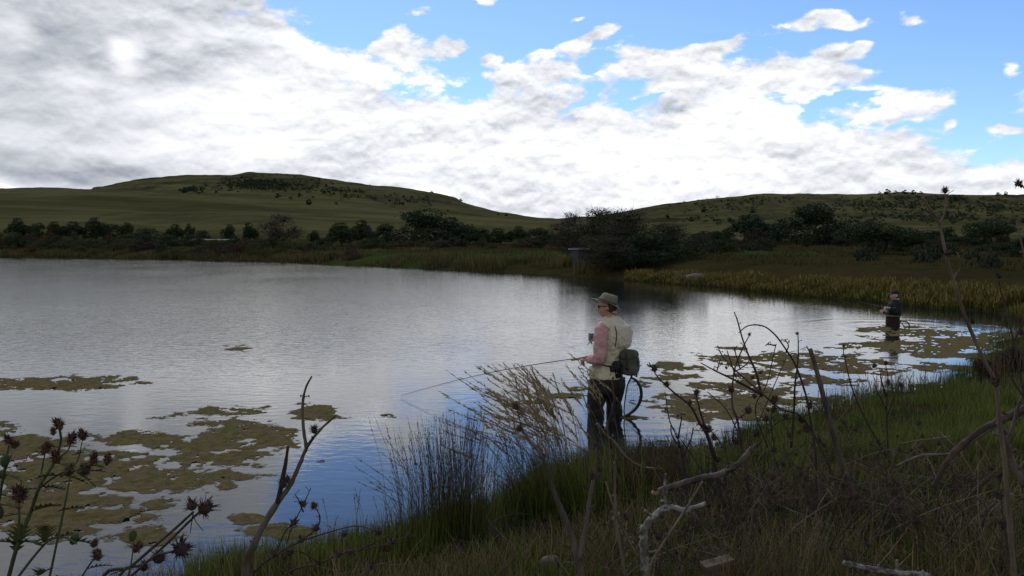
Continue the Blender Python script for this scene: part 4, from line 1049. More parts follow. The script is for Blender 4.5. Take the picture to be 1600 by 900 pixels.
# ---- hair below the hat, hat, sunglasses
mb = MB()
ball(mb, hd + R1 @ vec(-.034, 0, .004), (.074, .0795, .086), 24, 16, lambda V, N: V * (1 + 0.04 * fbm(N[:, 0] * 9, N[:, 1] * 9, N[:, 2] * 9))[:, None], R1)
mb.build('hair', M_HAIR, person)
HR = R1 @ np.array([[math.cos(-.40), 0, math.sin(-.40)], [0, 1, 0], [-math.sin(-.40), 0, math.cos(-.40)]])
hc = hd + R1 @ vec(-.008, 0, .045)
mb = MB()
def hx(x, y, z): return hc + HR @ vec(x, y, z)
rr = [(0.0, .100, .090), (.02, .101, .091), (.045, .094, .086), (.072, .086, .074), (.090, .074, .058), (.094, .045, .034), (.084, .012, .010)]
loft(mb, [(hx(-.004 * k, 0, z), HR @ vec(a, 0, 0), HR @ vec(0, b_, 0)) for k, (z, a, b_) in enumerate(rr)], 36, 2.2, 3)
o = mb.build('hat', M_HAT, person); remesh(o, 0.005, 2, 0.010, 0.05)
mb = MB(); n = 48; V = []; Q = []
for k in range(n):
    a = 2 * math.pi * k / n; ca, sa = math.cos(a), math.sin(a)
    for i, t in enumerate((0, .33, .66, 1.0)):
        rx = .094 + t * (.082 if ca > 0 else .072); ry = .084 + t * .052
        dz = -.012 * t - .030 * t * t * (ca < 0) * abs(ca) + .022 * t * abs(sa) ** 2 + .006 * math.sin(3 * a + 1) * t
        V.append(hx(rx * ca, ry * sa, .004 + dz))
    for i, t in enumerate((1.0, .66, .33, 0)):
        rx = .094 + t * (.082 if ca > 0 else .072); ry = .084 + t * .052
        dz = -.012 * t - .030 * t * t * (ca < 0) * abs(ca) + .022 * t * abs(sa) ** 2 + .006 * math.sin(3 * a + 1) * t
        V.append(hx(rx * ca, ry * sa, .000 + dz))
for k in range(n):
    k2 = (k + 1) % n
    for i in range(8): i2 = (i + 1) % 8; Q.append((k * 8 + i, k * 8 + i2, k2 * 8 + i2, k2 * 8 + i))
mb.add(V, Q); mb.build('hat_brim', M_HAT, person)
mb = MB(); loft(mb, [(hx(0, 0, .006), HR @ vec(.104, 0, 0), HR @ vec(0, .0945, 0)), (hx(-.001, 0, .028), HR @ vec(.1035, 0, 0), HR @ vec(0, .094, 0))], 36, 2.2, 1); mb.build('hat_band', M_BAND, person)
gl = empty  # sunglasses as two lenses and an arm
mb = MB()
for sg in (-1, 1): ball(mb, hd + R1 @ vec(.088, sg * .033, .010), (.008, .029, .021), 16, 10, None, R1 @ rotz(sg * .25), power=.8)
tube(mb, [hd + R1 @ vec(.085, -.06, .016), hd + R1 @ vec(.04, -.083, .014), hd + R1 @ vec(-.012, -.086, .008)], .004, 6, 4)
tube(mb, [hd + R1 @ vec(.085, .06, .016), hd + R1 @ vec(.04, .083, .014), hd + R1 @ vec(-.012, .086, .008)], .004, 6, 4)
mb.build('sunglasses', M_BLACK, person)
# ---- waist pack, worn at the back
pk = empty('waist_pack', z1(366, 380, -.1), 'olive canvas waist pack buckled behind the hips of the near angler', 'waist pack')
PKR = rotz(math.radians(-30))
def pz(V, N): return V * (1 + 0.06 * (fbm(N[:, 0] * 2.5, N[:, 1] * 2.5, N[:, 2] * 2.5, 3) - .5))[:, None]
mb = MB(); ball(mb, z1(366, 382, -.105), (.108, .085, .122), 34, 22, pz, PKR, power=0.62); remesh(mb.build('main_bag', M_PACK, pk), .007, 1, .012, .04)
mb = MB(); ball(mb, z1(362, 338, -.112), (.104, .088, .058), 30, 16, pz, PKR, power=0.66); mb.build('top_flap', M_PACK, pk)
mb = MB(); ball(mb, z1(366, 405, -.170), (.078, .040, .058), 26, 16, pz, PKR, power=0.6); mb.build('front_pocket', M_PACK, pk)
mb = MB(); ball(mb, z1(302, 385, -.165), (.048, .030, .050), 22, 14, pz, PKR, power=0.6); ball(mb, z1(282, 400, -.172), (.030, .024, .034), 18, 12, pz, PKR, power=0.6); mb.build('side_pouch', M_STRAP, pk)
mb = MB(); tube(mb, [z1(345, 322, -.18), z1(346, 350, -.205), z1(350, 385, -.215), z1(352, 430, -.175)], .009, 6, 6, flat=.4); tube(mb, [z1(388, 322, -.165), z1(394, 350, -.19), z1(398, 385, -.185), z1(392, 430, -.15)], .009, 6, 6, flat=.4); mb.build('strap', M_STRAP, pk)
mb = MB(); tube(mb, [z1(204, 374, -.11), z1(232, 380, -.158), z1(262, 386, -.182), z1(300, 388, -.182), z1(330, 380, -.15)], [.015, .016, .017, .02, .022], 10, 5, flat=.45); mb.build('belt', M_STRAP, pk)
mb = MB(); box(mb, z1(340, 398, -.228), z1(352, 386, -.214)); mb.build('buckle', M_BLACK, pk)
mb = MB(); tube(mb, [z1(385, 432, -.12), z1(404, 441, -.12), z1(398, 430, -.12), z1(410, 428, -.12)], .006, 6, 4); mb.build('loose_strap', M_STRAP, pk)
# ---- small fly box in the raised far hand
mb = MB(); box(mb, z1(186, 284, .06), z1(207, 247, .10), 0.35); fb = mb.build('fly_box', mat('fly_box_plastic', (0.16, 0.17, 0.15), (0.11, 0.12, 0.11), 10, rough=.5), smooth=False, loc=z1(196, 265, .08)); tag(fb, 'small grey box held up in front of the near angler', 'box')
# ---- landing net hanging from the pack
net = empty('landing_net', z1(380, 440, -.14), 'black landing net hanging behind the near angler down to the water', 'landing net')
hoop = [z1(372, 442, -.15), z1(396, 456, -.155), z1(414, 484, -.16), z1(420, 520, -.16), z1(412, 560, -.155), z1(392, 592, -.15), z1(366, 614, -.145), z1(348, 624, -.14), z1(343, 600, -.12), z1(350, 540, -.10), z1(358, 480, -.12), z1(372, 442, -.15)]
hp_ = catmull(hoop, 6)
mb = MB(); tube(mb, hoop[:8], [.010, .014, .016, .017, .017, .016, .014, .010], 10, 6); mb.build('hoop', M_BLACK, net)
mb = MB(); tube(mb, hoop[7:], .007, 8, 6); mb.build('hoop_side', M_BLACK, net)
mb = MB(); tube(mb, [z1(376, 400, -.14), z1(374, 444, -.15)], [.013, .011], 10, 3); mb.build('handle', M_BLACK, net)
mb = MB(); N_ = len(hp_); bag = z1(372, 560, -.07)
h1 = hp_[: N_ // 2 + 4]; h2 = hp_[::-1][: N_ // 2 + 4]
m_ = 26
for k in range(1, m_):
    t = k / m_; a = h1[int(t * (len(h1) - 1))]; b_ = h2[int(t * 0.9 * (len(h2) - 1))]
    mid = (a + b_) / 2 + vec(-.01, .10 * math.sin(math.pi * t), -.035 - .02 * math.sin(math.pi * t)); tube(mb, [a, mid, b_], .0013, 4, 4, caps=False)
for k in range(1, 9):
    t = k / 9; P = []
    for s_ in np.linspace(0.03, 0.97, 8):
        a = h1[int(s_ * (len(h1) - 1))]; b_ = h2[int(s_ * .9 * (len(h2) - 1))]; w_ = math.sin(math.pi * t); P.append(a * (1 - t) + b_ * t + vec(-.01, .10 * math.sin(math.pi * s_) * w_, -.03 * w_))
    tube(mb, P, .0011, 4, 2, caps=False)
mb.build('netting', M_NET, net)['kind'] = 'stuff'
# ---- fly rod
hl = z1(160, 352, -.09)
tip = wat(621, 619, 0.015); tip = vec(*tip)
rd = empty('fishing_rod', hl, 'long thin fly rod held low to the left with its tip on the water', 'fishing rod')
dr = (tip - hl) / np.linalg.norm(tip - hl)
P = [hl - dr * .05 + (tip - hl) * t + vec(0, 0, .05 * math.sin(math.pi * t) * 1.0) for t in np.linspace(0, 1, 12)]
mb = MB(); tube(mb, P, list(np.linspace(.0058, .0019, 12)), 8, 3); mb.build('blank', M_ROD, rd)
mb = MB(); tube(mb, [hl - dr * .10, hl - dr * .03, hl + dr * .06, hl + dr * .16], [.012, .014, .013, .009], 12, 3); mb.build('cork_grip', M_CORK, rd)
mb = MB(); rc = hl - dr * .12 + vec(0, 0, -.05); tube(mb, [rc + vec(0, -.018, 0), rc + vec(0, .018, 0)], [.042, .042], 24, 1); tube(mb, [rc, rc + vec(0, 0, .045)], .006, 6, 1)
mb.build('reel', M_METAL, rd)
for k in (2, 4, 6, 8, 10):
    mb = MB(); a = np.arange(13) / 12 * 2 * math.pi; c = P[k] + vec(0, 0, -.010); tube(mb, [c + vec(0, .008 * math.cos(q), .008 * math.sin(q)) for q in a], .0012, 4, 1, caps=False); mb.build('guide', M_METAL, rd)
mb = MB(); P2_ = [p + vec(0, 0, -.016) for p in P]; tube(mb, P2_, .0009, 4, 2); mb.build('line', M_LINE, rd)

# ================= far angler, waist deep
O2 = vec(P2[0], P2[1], 0.0); S2 = 437.0 * (68.6 / 68.0)
def z2(zx, zy, y=0.0): return O2 + vec((zx - 745) / S2, y, (460 - zy) / S2)
p2 = empty('person', (O2[0], O2[1], -0.92), 'distant angler in dark cap and teal jacket, waist deep near the reeds', 'person', 'anglers wading in the pond')
F2 = vec(-math.cos(math.radians(15)), math.sin(math.radians(15)), 0); L2 = vec(-F2[1], F2[0], 0)
h2_ = z2(757, 142)
mb = MB(); R2 = head_mesh(mb, h2_, vec(-.98, -.05, 0), 0.05)
tube(mb, [h2_ + vec(.02, 0, -.06), z2(768, 196), z2(765, 230)], [.055, .058, .07], 14, 4)
def ring2(cx, zy, Wd, Dp): return (z2(cx, zy), L2 * Wd, F2 * Dp)
loft(mb, [ring2(745, 500, .10, .07), ring2(748, 400, .14, .10), ring2(752, 300, .17, .12), ring2(755, 220, .16, .10), ring2(760, 195, .07, .07)], 24, 2.3)
s2l, e2l, w2l = z2(745, 225, -.20), z2(735, 300, -.25), z2(668, 262, -.16)
s2r, e2r, w2r = z2(745, 225, .20), z2(730, 310, .24), z2(672, 300, .10)
for a, b_, c in ((s2l, e2l, w2l), (s2r, e2r, w2r)): tube(mb, [a, (a + b_) / 2, b_, (b_ + c) / 2, c], [.05, .045, .04, .034, .026], 12, 4)
hand(mb, w2l, vec(-.95, .05, .1), vec(0, -.3, .9), 0.8, thumb=-1); hand(mb, w2r, vec(-.8, -.2, .1), vec(0, .3, .9), 1.1)
for sg in (-1, 1):
    hp = z2(745, 480) + L2 * sg * .10; an = hp + vec(0, 0, -.80)
    tube(mb, [hp + vec(0, 0, .1), hp, (hp + an) / 2, an], [.06, .065, .05, .04], 12, 4)
    loft(mb, [(an + vec(.04, 0, -.03), vec(0, .035, 0), vec(0, 0, .03)), (an + vec(-.12, 0, -.04), vec(0, .045, 0), vec(0, 0, .022)), (an + vec(-.18, 0, -.045), vec(0, .03, 0), vec(0, 0, .012))], 12)
remesh(mb.build('body', M_SKIN, p2), 0.009, 2)
mb = MB(); loft(mb, [ring2(745, 350, .185, .145), ring2(750, 330, .19, .15), ring2(752, 270, .205, .150), ring2(756, 228, .20, .135), ring2(760, 200, .13, .10), ring2(764, 186, .07, .07)], 32, 2.4)
for a, b_, c in ((s2l, e2l, w2l), (s2r, e2r, w2r)): tube(mb, [a + L2 * 0 + vec(0, 0, .02), (a + b_) / 2, b_, (b_ + c) / 2, c + (b_ - c) * .15], [.075, .072, .066, .056, .042], 16, 4)
remesh(mb.build('jacket', M_TEAL, p2), .009, 2, .03, .06)
mb = MB(); loft(mb, [ring2(745, 480, .18, .14), ring2(743, 430, .175, .145), ring2(743, 380, .17, .145), ring2(744, 345, .178, .142)], 28, 2.3)
for sg in (-1, 1):
    hp = z2(745, 480) + L2 * sg * .09; tube(mb, [hp + vec(0, 0, .05), hp, hp + vec(0, 0, -.4), hp + vec(0, 0, -.78)], [.10, .105, .09, .075], 14, 4)
remesh(mb.build('waders', mat('wader_brown', (0.022, 0.013, 0.011), (0.016, 0.010, 0.009), 6), p2), .010, 2, .03, .06)
mb = MB(); a = np.arange(25) / 24 * 2 * math.pi; tube(mb, [z2(744, 344) + L2 * .190 * math.cos(q) + F2 * .152 * math.sin(q) for q in a], .011, 8, 1, flat=1.6, caps=False); mb.build('belt', mat('belt_webbing', (0.13, 0.12, 0.10)), p2)
mb = MB(); ball(mb, h2_ + R2 @ vec(-.012, 0, .045), (.103, .086, .088), 28, 16, lambda V, N: np.where(V[:, 2:3] < -.01, V * [1, 1, .4], V), R2); mb.build('cap', M_CAP, p2)
mb = MB(); loft(mb, [(h2_ + R2 @ vec(.06, 0, .052), R2 @ vec(0, .070, 0), R2 @ vec(0, 0, .006)), (h2_ + R2 @ vec(.115, 0, .050), R2 @ vec(0, .066, 0), R2 @ vec(0, 0, .005)), (h2_ + R2 @ vec(.155, 0, .038), R2 @ vec(0, .040, 0), R2 @ vec(0, 0, .004))], 20, 2, 3); mb.build('cap_peak', M_CAP, p2)
mb = MB(); ball(mb, h2_ + R2 @ vec(-.03, 0, -.01), (.078, .082, .08), 20, 12, None, R2); mb.build('hair', M_HAIR, p2)
net2 = empty('landing_net', z2(815, 400, .05), 'black landing net hoop trailing in the water behind the far angler', 'landing net')
mb = MB(); tube(mb, [z2(806, 392, 0), z2(835, 402, 0), z2(870, 404, 0), z2(900, 418, .02), z2(918, 445, .04), z2(922, 475, .05)], [.010, .012, .014, .015, .014, .012], 8, 5); tube(mb, [z2(922, 475, .05), z2(900, 500, -.05), z2(850, 490, -.2), z2(820, 450, -.2), z2(806, 392, 0)], .010, 8, 5); mb.build('hoop', M_BLACK, net2)
mb = MB()
for k in range(9):
    t = (k + 1) / 10; a = z2(806 + 112 * t, 400 + 40 * t * t, .03 * t); tube(mb, [a, a + vec(-.01, -.06, -.08), z2(815 + 60 * t, 485, -.18)], .002, 4, 3)
mb.build('netting', M_NET, net2)['kind'] = 'stuff'
rd2 = empty('fishing_rod', z2(640, 262, -.16), 'fly rod pointing away from the hands of the far angler', 'fishing rod')
h_a = z2(640, 258, -.15); mb = MB(); tube(mb, [h_a + vec(.12, -.05, -.03), h_a + vec(.02, .9, .02), h_a + vec(.05, 1.6, .03)], [.004, .002, .001], 6, 5); mb.build('blank', M_ROD, rd2)
mb = MB(); tube(mb, [h_a + vec(.10, -.04, -.025), h_a + vec(-.02, .06, .0)], [.013, .012], 8, 2); mb.build('cork_grip', M_CORK, rd2)
mb = MB(); c = z2(655, 298, -.12); tube(mb, [c + vec(0, -.018, 0), c + vec(0, .018, 0)], [.038, .038], 20, 1); mb.build('reel', M_METAL, rd2)
mb = MB(); tube(mb, [z2(652, 300, -.14), z2(650, 360, -.16), z2(648, 410, -.16), z2(656, 445, -.16), z2(668, 462, -.15)], .003, 5, 5); mb.build('line', M_NET, rd2)

# ------------------------------------------------------------------ foreground vegetation
M_DEADW = mat('dead_stem', (0.075, 0.052, 0.034), (0.034, 0.024, 0.018), 16, bump=0.5, bscale=80, stretch=(1, 1, .25), dist=.002)
M_DEADG = mat('grey_dead_wood', (0.125, 0.100, 0.078), (0.050, 0.040, 0.032), 22, bump=0.8, bscale=60, stretch=(1, 1, .3), dist=.003, c3=(0.035, 0.03, 0.025))
M_LICH = mat('lichen_wood', (0.26, 0.25, 0.23), (0.040, 0.033, 0.026), 38, bump=0.9, bscale=70, dist=.004, c3=(0.10, 0.08, 0.06))
M_STALK = mat('tan_stalk', (0.155, 0.120, 0.080), (0.075, 0.055, 0.036), 22, bump=0.4, bscale=90, stretch=(1, 1, .2), dist=.002)
M_TWIG = mat('dark_twig', (0.040, 0.026, 0.020), (0.024, 0.017, 0.013), 20)
M_HEAD = mat('dead_seed_head', (0.030, 0.017, 0.013), (0.055, 0.032, 0.022), 60, island=0.4)
M_BUD = mat('thistle_bud', (0.095, 0.036, 0.024), (0.050, 0.032, 0.016), 70, island=0.5)
M_BUDG = mat('thistle_bud_green', (0.035, 0.060, 0.022), (0.050, 0.050, 0.020), 70, island=0.5)
M_GSTEM = mat('green_stem', (0.060, 0.075, 0.032), (0.045, 0.050, 0.022), 30, bump=.3)
M_THLEAF = leafmat('thistle_leaf', (0.040, 0.058, 0.018), (0.070, 0.070, 0.024), 0.2, var=0.3)

def head_variant(seed, elong=1.0, nsp=46, splen=1.0, curve=0.4, core=0.52, name='seed_head', m=None):
    """spiny thistle head, radius about 1: a scaly core and curved bracts that narrow to a point"""
    R = random.Random(seed); mb = MB()
    ball(mb, (0, 0, 0), (core, core, core * elong * 1.1), 10, 8)
    for i in range(nsp):
        z = R.uniform(-0.55, 1.0); a = R.uniform(0, 6.28); s = math.sqrt(max(0, 1 - z * z)); d = vec(s * math.cos(a), s * math.sin(a), z * elong * .9 + .25); d /= np.linalg.norm(d)
        p0 = vec(s * math.cos(a) * core, s * math.sin(a) * core, z * core * elong) * .85; L = splen * R.uniform(.45, 1.0) * (1 - core * .6)
        bend = vec(0, 0, curve * R.uniform(-.6, 1)) + vec(R.gauss(0, .2), R.gauss(0, .2), 0)
        tube(mb, [p0, p0 + d * L * .5, p0 + d * L + bend * L * .5], [.085, .06, .008], 4, 1, flat=.45)
    return mb.mesh(name, m or M_HEAD, smooth=False)
STAR = [head_variant(i, 0.9, 50, 1.15, 0.5) for i in (1, 2, 3)]
BURR = [head_variant(i, 1.25, 64, 0.95, 0.8, 0.42) for i in (4, 5, 6)]
BUDR = [head_variant(i, 1.7, 110, 0.85, 1.3, 0.40, 'flower_head', M_BUD) for i in (7, 8, 9)]
BUDG = [head_variant(i, 1.5, 50, 0.5, 1.3, 0.55, 'flower_head', M_BUDG) for i in (10, 11)]
def put_head(parent, variants, pos, r, direc=(0, 0, 1), name='seed_head'):
    o = bpy.data.objects.new(name, rnd.choice(variants)); COL.objects.link(o); o.parent = parent
    o.location = Vector(pos) - wpos(parent)
    q = Vector(direc).normalized().to_track_quat('Z', 'X') @ Quaternion((0, 0, 1), rnd.uniform(0, 6.28)); o.rotation_mode = 'QUATERNION'; o.rotation_quaternion = q
    o.scale = (r, r, r * rnd.uniform(.9, 1.1)); return o
def pts(L, Y, Y1=None, jit=0.0):
    n = len(L); out = []
    for i, p in enumerate(L):
        y = Y if Y1 is None else Y + (Y1 - Y) * i / max(1, n - 1)
        out.append(vec(*W(p[0], p[1], y + rnd.uniform(-jit, jit))))
    return out
def rad(rpx, Y): return rpx * Y / F
def stem(parent, L, Y, r0, r1, m, Y1=None, name='stem', seg=8, jit=0.02, wob=0.08, down=False, nub=0, sub=5):
    P = pts(L, Y, Y1, jit)
    if down:
        p0 = P[0]; g = gz(p0[0], p0[1]) - .05
        if g < p0[2]: P = [vec(p0[0] + (p0[0] - P[1][0]) * .3, p0[1] - .02, g)] + P
    mb = MB(); tube(mb, P, [rad(r0, Y), rad(r1, Y)] if len(P) == 2 else list(np.linspace(rad(r0, Y), rad(r1, Y), len(P))), seg, sub, wob=wob)
    for k in range(nub):
        i = rnd.uniform(0.1, 0.95) * (len(P) - 1); a = P[int(i)] + (P[min(len(P) - 1, int(i) + 1)] - P[int(i)]) * (i % 1)
        d = vec(rnd.gauss(0, 1), rnd.gauss(0, .5), rnd.uniform(0, 1)); d /= np.linalg.norm(d); L_ = rad(rnd.uniform(3, 9) if r0 < 3.5 else rnd.uniform(6, 22), Y); rr_ = rad(max(r1, r0 * .3), Y)
        tube(mb, [a, a + d * L_], [rr_ * .7, rr_ * .5], 5, 1); ball(mb, a + d * L_, (rr_ * .7, rr_ * .7, rr_ * 1.0) if r0 >= 3.5 else (rr_ * 1.1, rr_ * 1.1, rr_ * 1.6), 6, 4)
    return mb.build(name, m, parent), P
def root_of(L, Y): 
    p = W(L[0][0], L[0][1], Y); return (p.x, p.y, gz(p.x, p.y))

# --- ground cover
def pxsample(n, px0, px1, Y0, Y1, test):
    out = []; tot = 0
    for _ in range(40):
        px = rng.uniform(px0, px1, 3 * n); u = rng.random(3 * n); Y = 1 / (1 / Y0 + u * (1 / Y1 - 1 / Y0)); X = (px - 800) / F * Y
        k = test(X, Y, px); out.append(np.stack([X[k], Y[k]], -1)); tot += k.sum()
        if tot > n: break
    return np.concatenate(out)[:n]
def bank(X, Y, px): return (pond_sd(X, Y) > -0.06)
P = pxsample(62000, -150, 1760, 2.0, 16, lambda X, Y, px: bank(X, Y, px) & (vnoise(X * 1.1, Y * 1.1, 21) > 0.30 + 0.25 * (vnoise(X * 7, Y * 7, 2) - .5)))
sdv = pond_sd(P[:, 0], P[:, 1]); hgt = rng.uniform(0.03, 0.095, len(P)) * (0.6 + 0.9 * vnoise(P[:, 0] * 2.2, P[:, 1] * 2.2, 5)) * (1 + 0.9 * sstep(.35, 0, sdv))
mb = blades(MB(), on_ground(P, -.005), hgt, 0.0050, 0.45, segs=2)
tag(mb.build('bank_grass', L_GREEN, smooth=False), 'short green grass covering the near bank', 'grass', kind='stuff')
P = pxsample(13000, -150, 1760, 2.0, 14, lambda X, Y, px: bank(X, Y, px) & (vnoise(X * 2.1, Y * 2.1, 31) > 0.56))
mb = blades(MB(), on_ground(P, -.005), rng.uniform(0.06, 0.24, len(P)), 0.0042, 0.6, segs=3)
tag(mb.build('dry_grass', leafmat('bank_dry', (0.080, 0.056, 0.026), (0.16, 0.115, 0.055), 0.2, tip=(0.20, 0.15, 0.075), var=.6), smooth=False), 'thin dead grass mixed through the near bank', 'grass', kind='stuff')
# taller green fringe right at the waterline
P = pxsample(9000, 330, 1640, 3.6, 17, lambda X, Y, px: (np.abs(pond_sd(X, Y) - .02) < 0.16) & (vnoise(X * 2.5, Y * 2.5, 8) > 0.35))
px_ = 800 + F * P[:, 0] / P[:, 1]
mb = blades(MB(), on_ground(P, -.01), rng.uniform(0.07, 0.24, len(P)) * np.interp(px_, [0, 300, 700, 1100, 1300, 1600], [.7, .8, .8, .9, 1.25, 1.4]), 0.0052, 0.25, segs=3)
tag(mb.build('fringe_grass', leafmat('fringe_blade', (0.026, 0.050, 0.012), (0.044, 0.070, 0.020), 0.3, tip=(0.05, 0.075, 0.025), var=.5), smooth=False), 'upright green grass fringe at the near waterline', 'grass', kind='stuff')
P = pxsample(2400, 280, 700, 3.6, 5.2, lambda X, Y, px: (pond_sd(X, Y) > -0.10) & (pond_sd(X, Y) < .5))
mb = blades(MB(), on_ground(P, -.01), rng.uniform(0.08, 0.26, len(P)), 0.0050, 0.22, segs=3)
tag(mb.build('fringe_grass', L_GREEN, smooth=False), 'upright green grass at the bottom left waterline', 'grass', kind='stuff')

def culms(mb, base, tips, r, plume=0, m2=None, sag=0.12, prob=1.0, plen=0.28, leaf=0.010):
    pl = []
    for b0, t0 in zip(base, tips):
        mid = b0 * .45 + t0 * .55 + vec(0, 0, sag * np.linalg.norm(t0 - b0)); mid[:2] = b0[:2] * .72 + t0[:2] * .28
        P = catmull([b0, mid, t0], 5); tube(mb, list(P), list(np.linspace(r, r * .45, len(P))), 3, 1, caps=False)
        if m2 is not None and rnd.random() < prob:
            for k in range(plume):
                t = 1 - plen * rnd.random() ** .8; i = min(int(t * (len(P) - 1)), len(P) - 2); q = P[i] + (P[i + 1] - P[i]) * (t * (len(P) - 1) - i)
                d = P[i + 1] - P[i]; d /= np.linalg.norm(d); d = d + vec(rnd.gauss(0, .35), rnd.gauss(0, .35), rnd.gauss(-.05, .3)); d /= np.linalg.norm(d)
                s = leaf * rnd.uniform(.6, 1.6); w = np.cross(d, vec(rnd.gauss(0, 1), rnd.gauss(0, 1), rnd.gauss(0, 1))); w /= np.linalg.norm(w); w *= s * .16
                pl.append(np.stack([q - d * s * .3, q - w + d * s * .3, q + d * s * 1.3, q + w + d * s * .3]))
    if pl: V = np.concatenate(pl); m2.add(V, np.arange(len(V)).reshape(-1, 4))
def clump(name, label, pxc, Y, n, spread, tipf, r=.0016, plume=0, pm=None, sm=None, cat='grass tuft', group='tall grass tufts on the near bank', leafn=0, leafh=.3, **kw):
    X = (pxc - 800) / F * Y; g = gz(X, Y); t = empty(name, (X, Y, g), label, cat, group)
    b = []; tp = []
    for i in range(n):
        x = X + rnd.gauss(0, spread); y = Y + rnd.gauss(0, spread * .6); b0 = vec(x, y, gz(x, y) - .02); b.append(b0); tp.append(tipf(b0, (x - X) / spread))
    mb = MB(); m2 = MB() if plume else None; culms(mb, b, tp, r, plume, m2, **kw); o = mb.build('culm', sm, t); o['kind'] = 'stuff'
    if plume: o = m2.build('seed_plume', pm, t, smooth=False); o['kind'] = 'stuff'
    if leafn:
        Pn = np.array([[X + rnd.gauss(0, spread * 1.2), Y + rnd.gauss(0, spread * .7)] for _ in range(leafn)]); o = blades(MB(), on_ground(Pn), rng.uniform(.4, 1.1, leafn) * leafh, .0055, .35, segs=4).build('blade', L_GREEN, t, smooth=False); o['kind'] = 'stuff'
    return t
M_CULM = mat('grass_culm', (0.17, 0.125, 0.062), (0.090, 0.078, 0.034), 30, island=0.5)
M_CULMD = mat('grass_culm_dark', (0.105, 0.074, 0.042), (0.055, 0.048, 0.022), 30, island=0.5)
M_PLUME = leafmat('plume', (0.25, 0.19, 0.105), (0.36, 0.28, 0.16), 0.35, var=.3)
M_SEED = leafmat('seed', (0.11, 0.070, 0.042), (0.15, 0.105, 0.060), 0.2, var=.4)
# reed-like tuft left of the angler
clump('grass_tuft', 'dense brown upright grass tuft in the middle foreground at the water', 705, 4.75, 420, .125, lambda b, u: b + vec(u * .035 + rnd.gauss(0, .045), rnd.gauss(0, .05), rnd.uniform(.36, .80)), .0015, 14, M_SEED, M_CULMD, sag=.02, prob=.8, plen=.35, leaf=.010, leafn=420, leafh=.42)
clump('grass_tuft', 'thin seed stalks arching left beside the dense brown tuft', 655, 4.6, 14, .05, lambda b, u: b + vec(-rnd.uniform(.05, .36), rnd.gauss(0, .05), rnd.uniform(.35, .68)), .0017, 26, M_SEED, M_CULMD, sag=.10, plen=.35, leaf=.011)
clump('grass_tuft', 'sparse thin grass stalks between the forked branch and brown tuft', 585, 4.35, 26, .10, lambda b, u: b + vec(rnd.gauss(-.02, .07), 0, rnd.uniform(.16, .44)), .0015, 18, M_SEED, M_CULMD, sag=.04, plen=.4, leaf=.009, leafn=60, leafh=.2)
# plume grass
clump('plume_grass', 'tall grass with straw plumes blown left beside the angler', 880, 5.15, 150, .17, lambda b, u: b + vec(-rnd.uniform(.06, .58) - .02 * u, rnd.gauss(0, .10), rnd.uniform(.50, .98)), .0018, 56, M_PLUME, M_CULM, cat='plume grass', sag=.13, plen=.36, leaf=.0165, leafn=620, leafh=.42)
clump('plume_grass', 'smaller greener grass clump at the left foot of the plumes', 835, 5.0, 90, .09, lambda b, u: b + vec(-rnd.uniform(.0, .22), rnd.gauss(0, .08), rnd.uniform(.25, .6)), .0015, 20, M_SEED, M_CULMD, cat='plume grass', sag=.06, plen=.3, leaf=.010, leafn=420, leafh=.38)
# dry brown grass at the bottom right of centre
for k, (px, Y, n, h) in enumerate(((1170, 3.0, 120, .34), (1235, 2.95, 150, .40), (1290, 3.15, 90, .34), (1110, 3.1, 60, .28), (1360, 3.3, 50, .26), (1480, 3.3, 60, .26), (1560, 3.2, 50, .28), (760, 3.5, 60, .24), (940, 3.3, 70, .26))):
    wd = ['left of the tallest patch', 'tallest patch at the bottom edge', 'right of the tallest patch', 'beside the pale wood chunk', 'above the bleached log', 'near the right corner', 'in the bottom right corner', 'below the brown tuft', 'beside the pale forked stem'][k]
    clump('dry_grass_tuft', 'rusty brown dry grass, ' + wd, px, Y, n, .07, lambda b, u, h=h: b + vec(rnd.gauss(0, .06), rnd.gauss(0, .05), rnd.uniform(.4, 1.0) * h), .0013, 12, M_SEED, M_CULM, sag=.03, plen=.5, leaf=.008, leafn=60, leafh=h * .6)
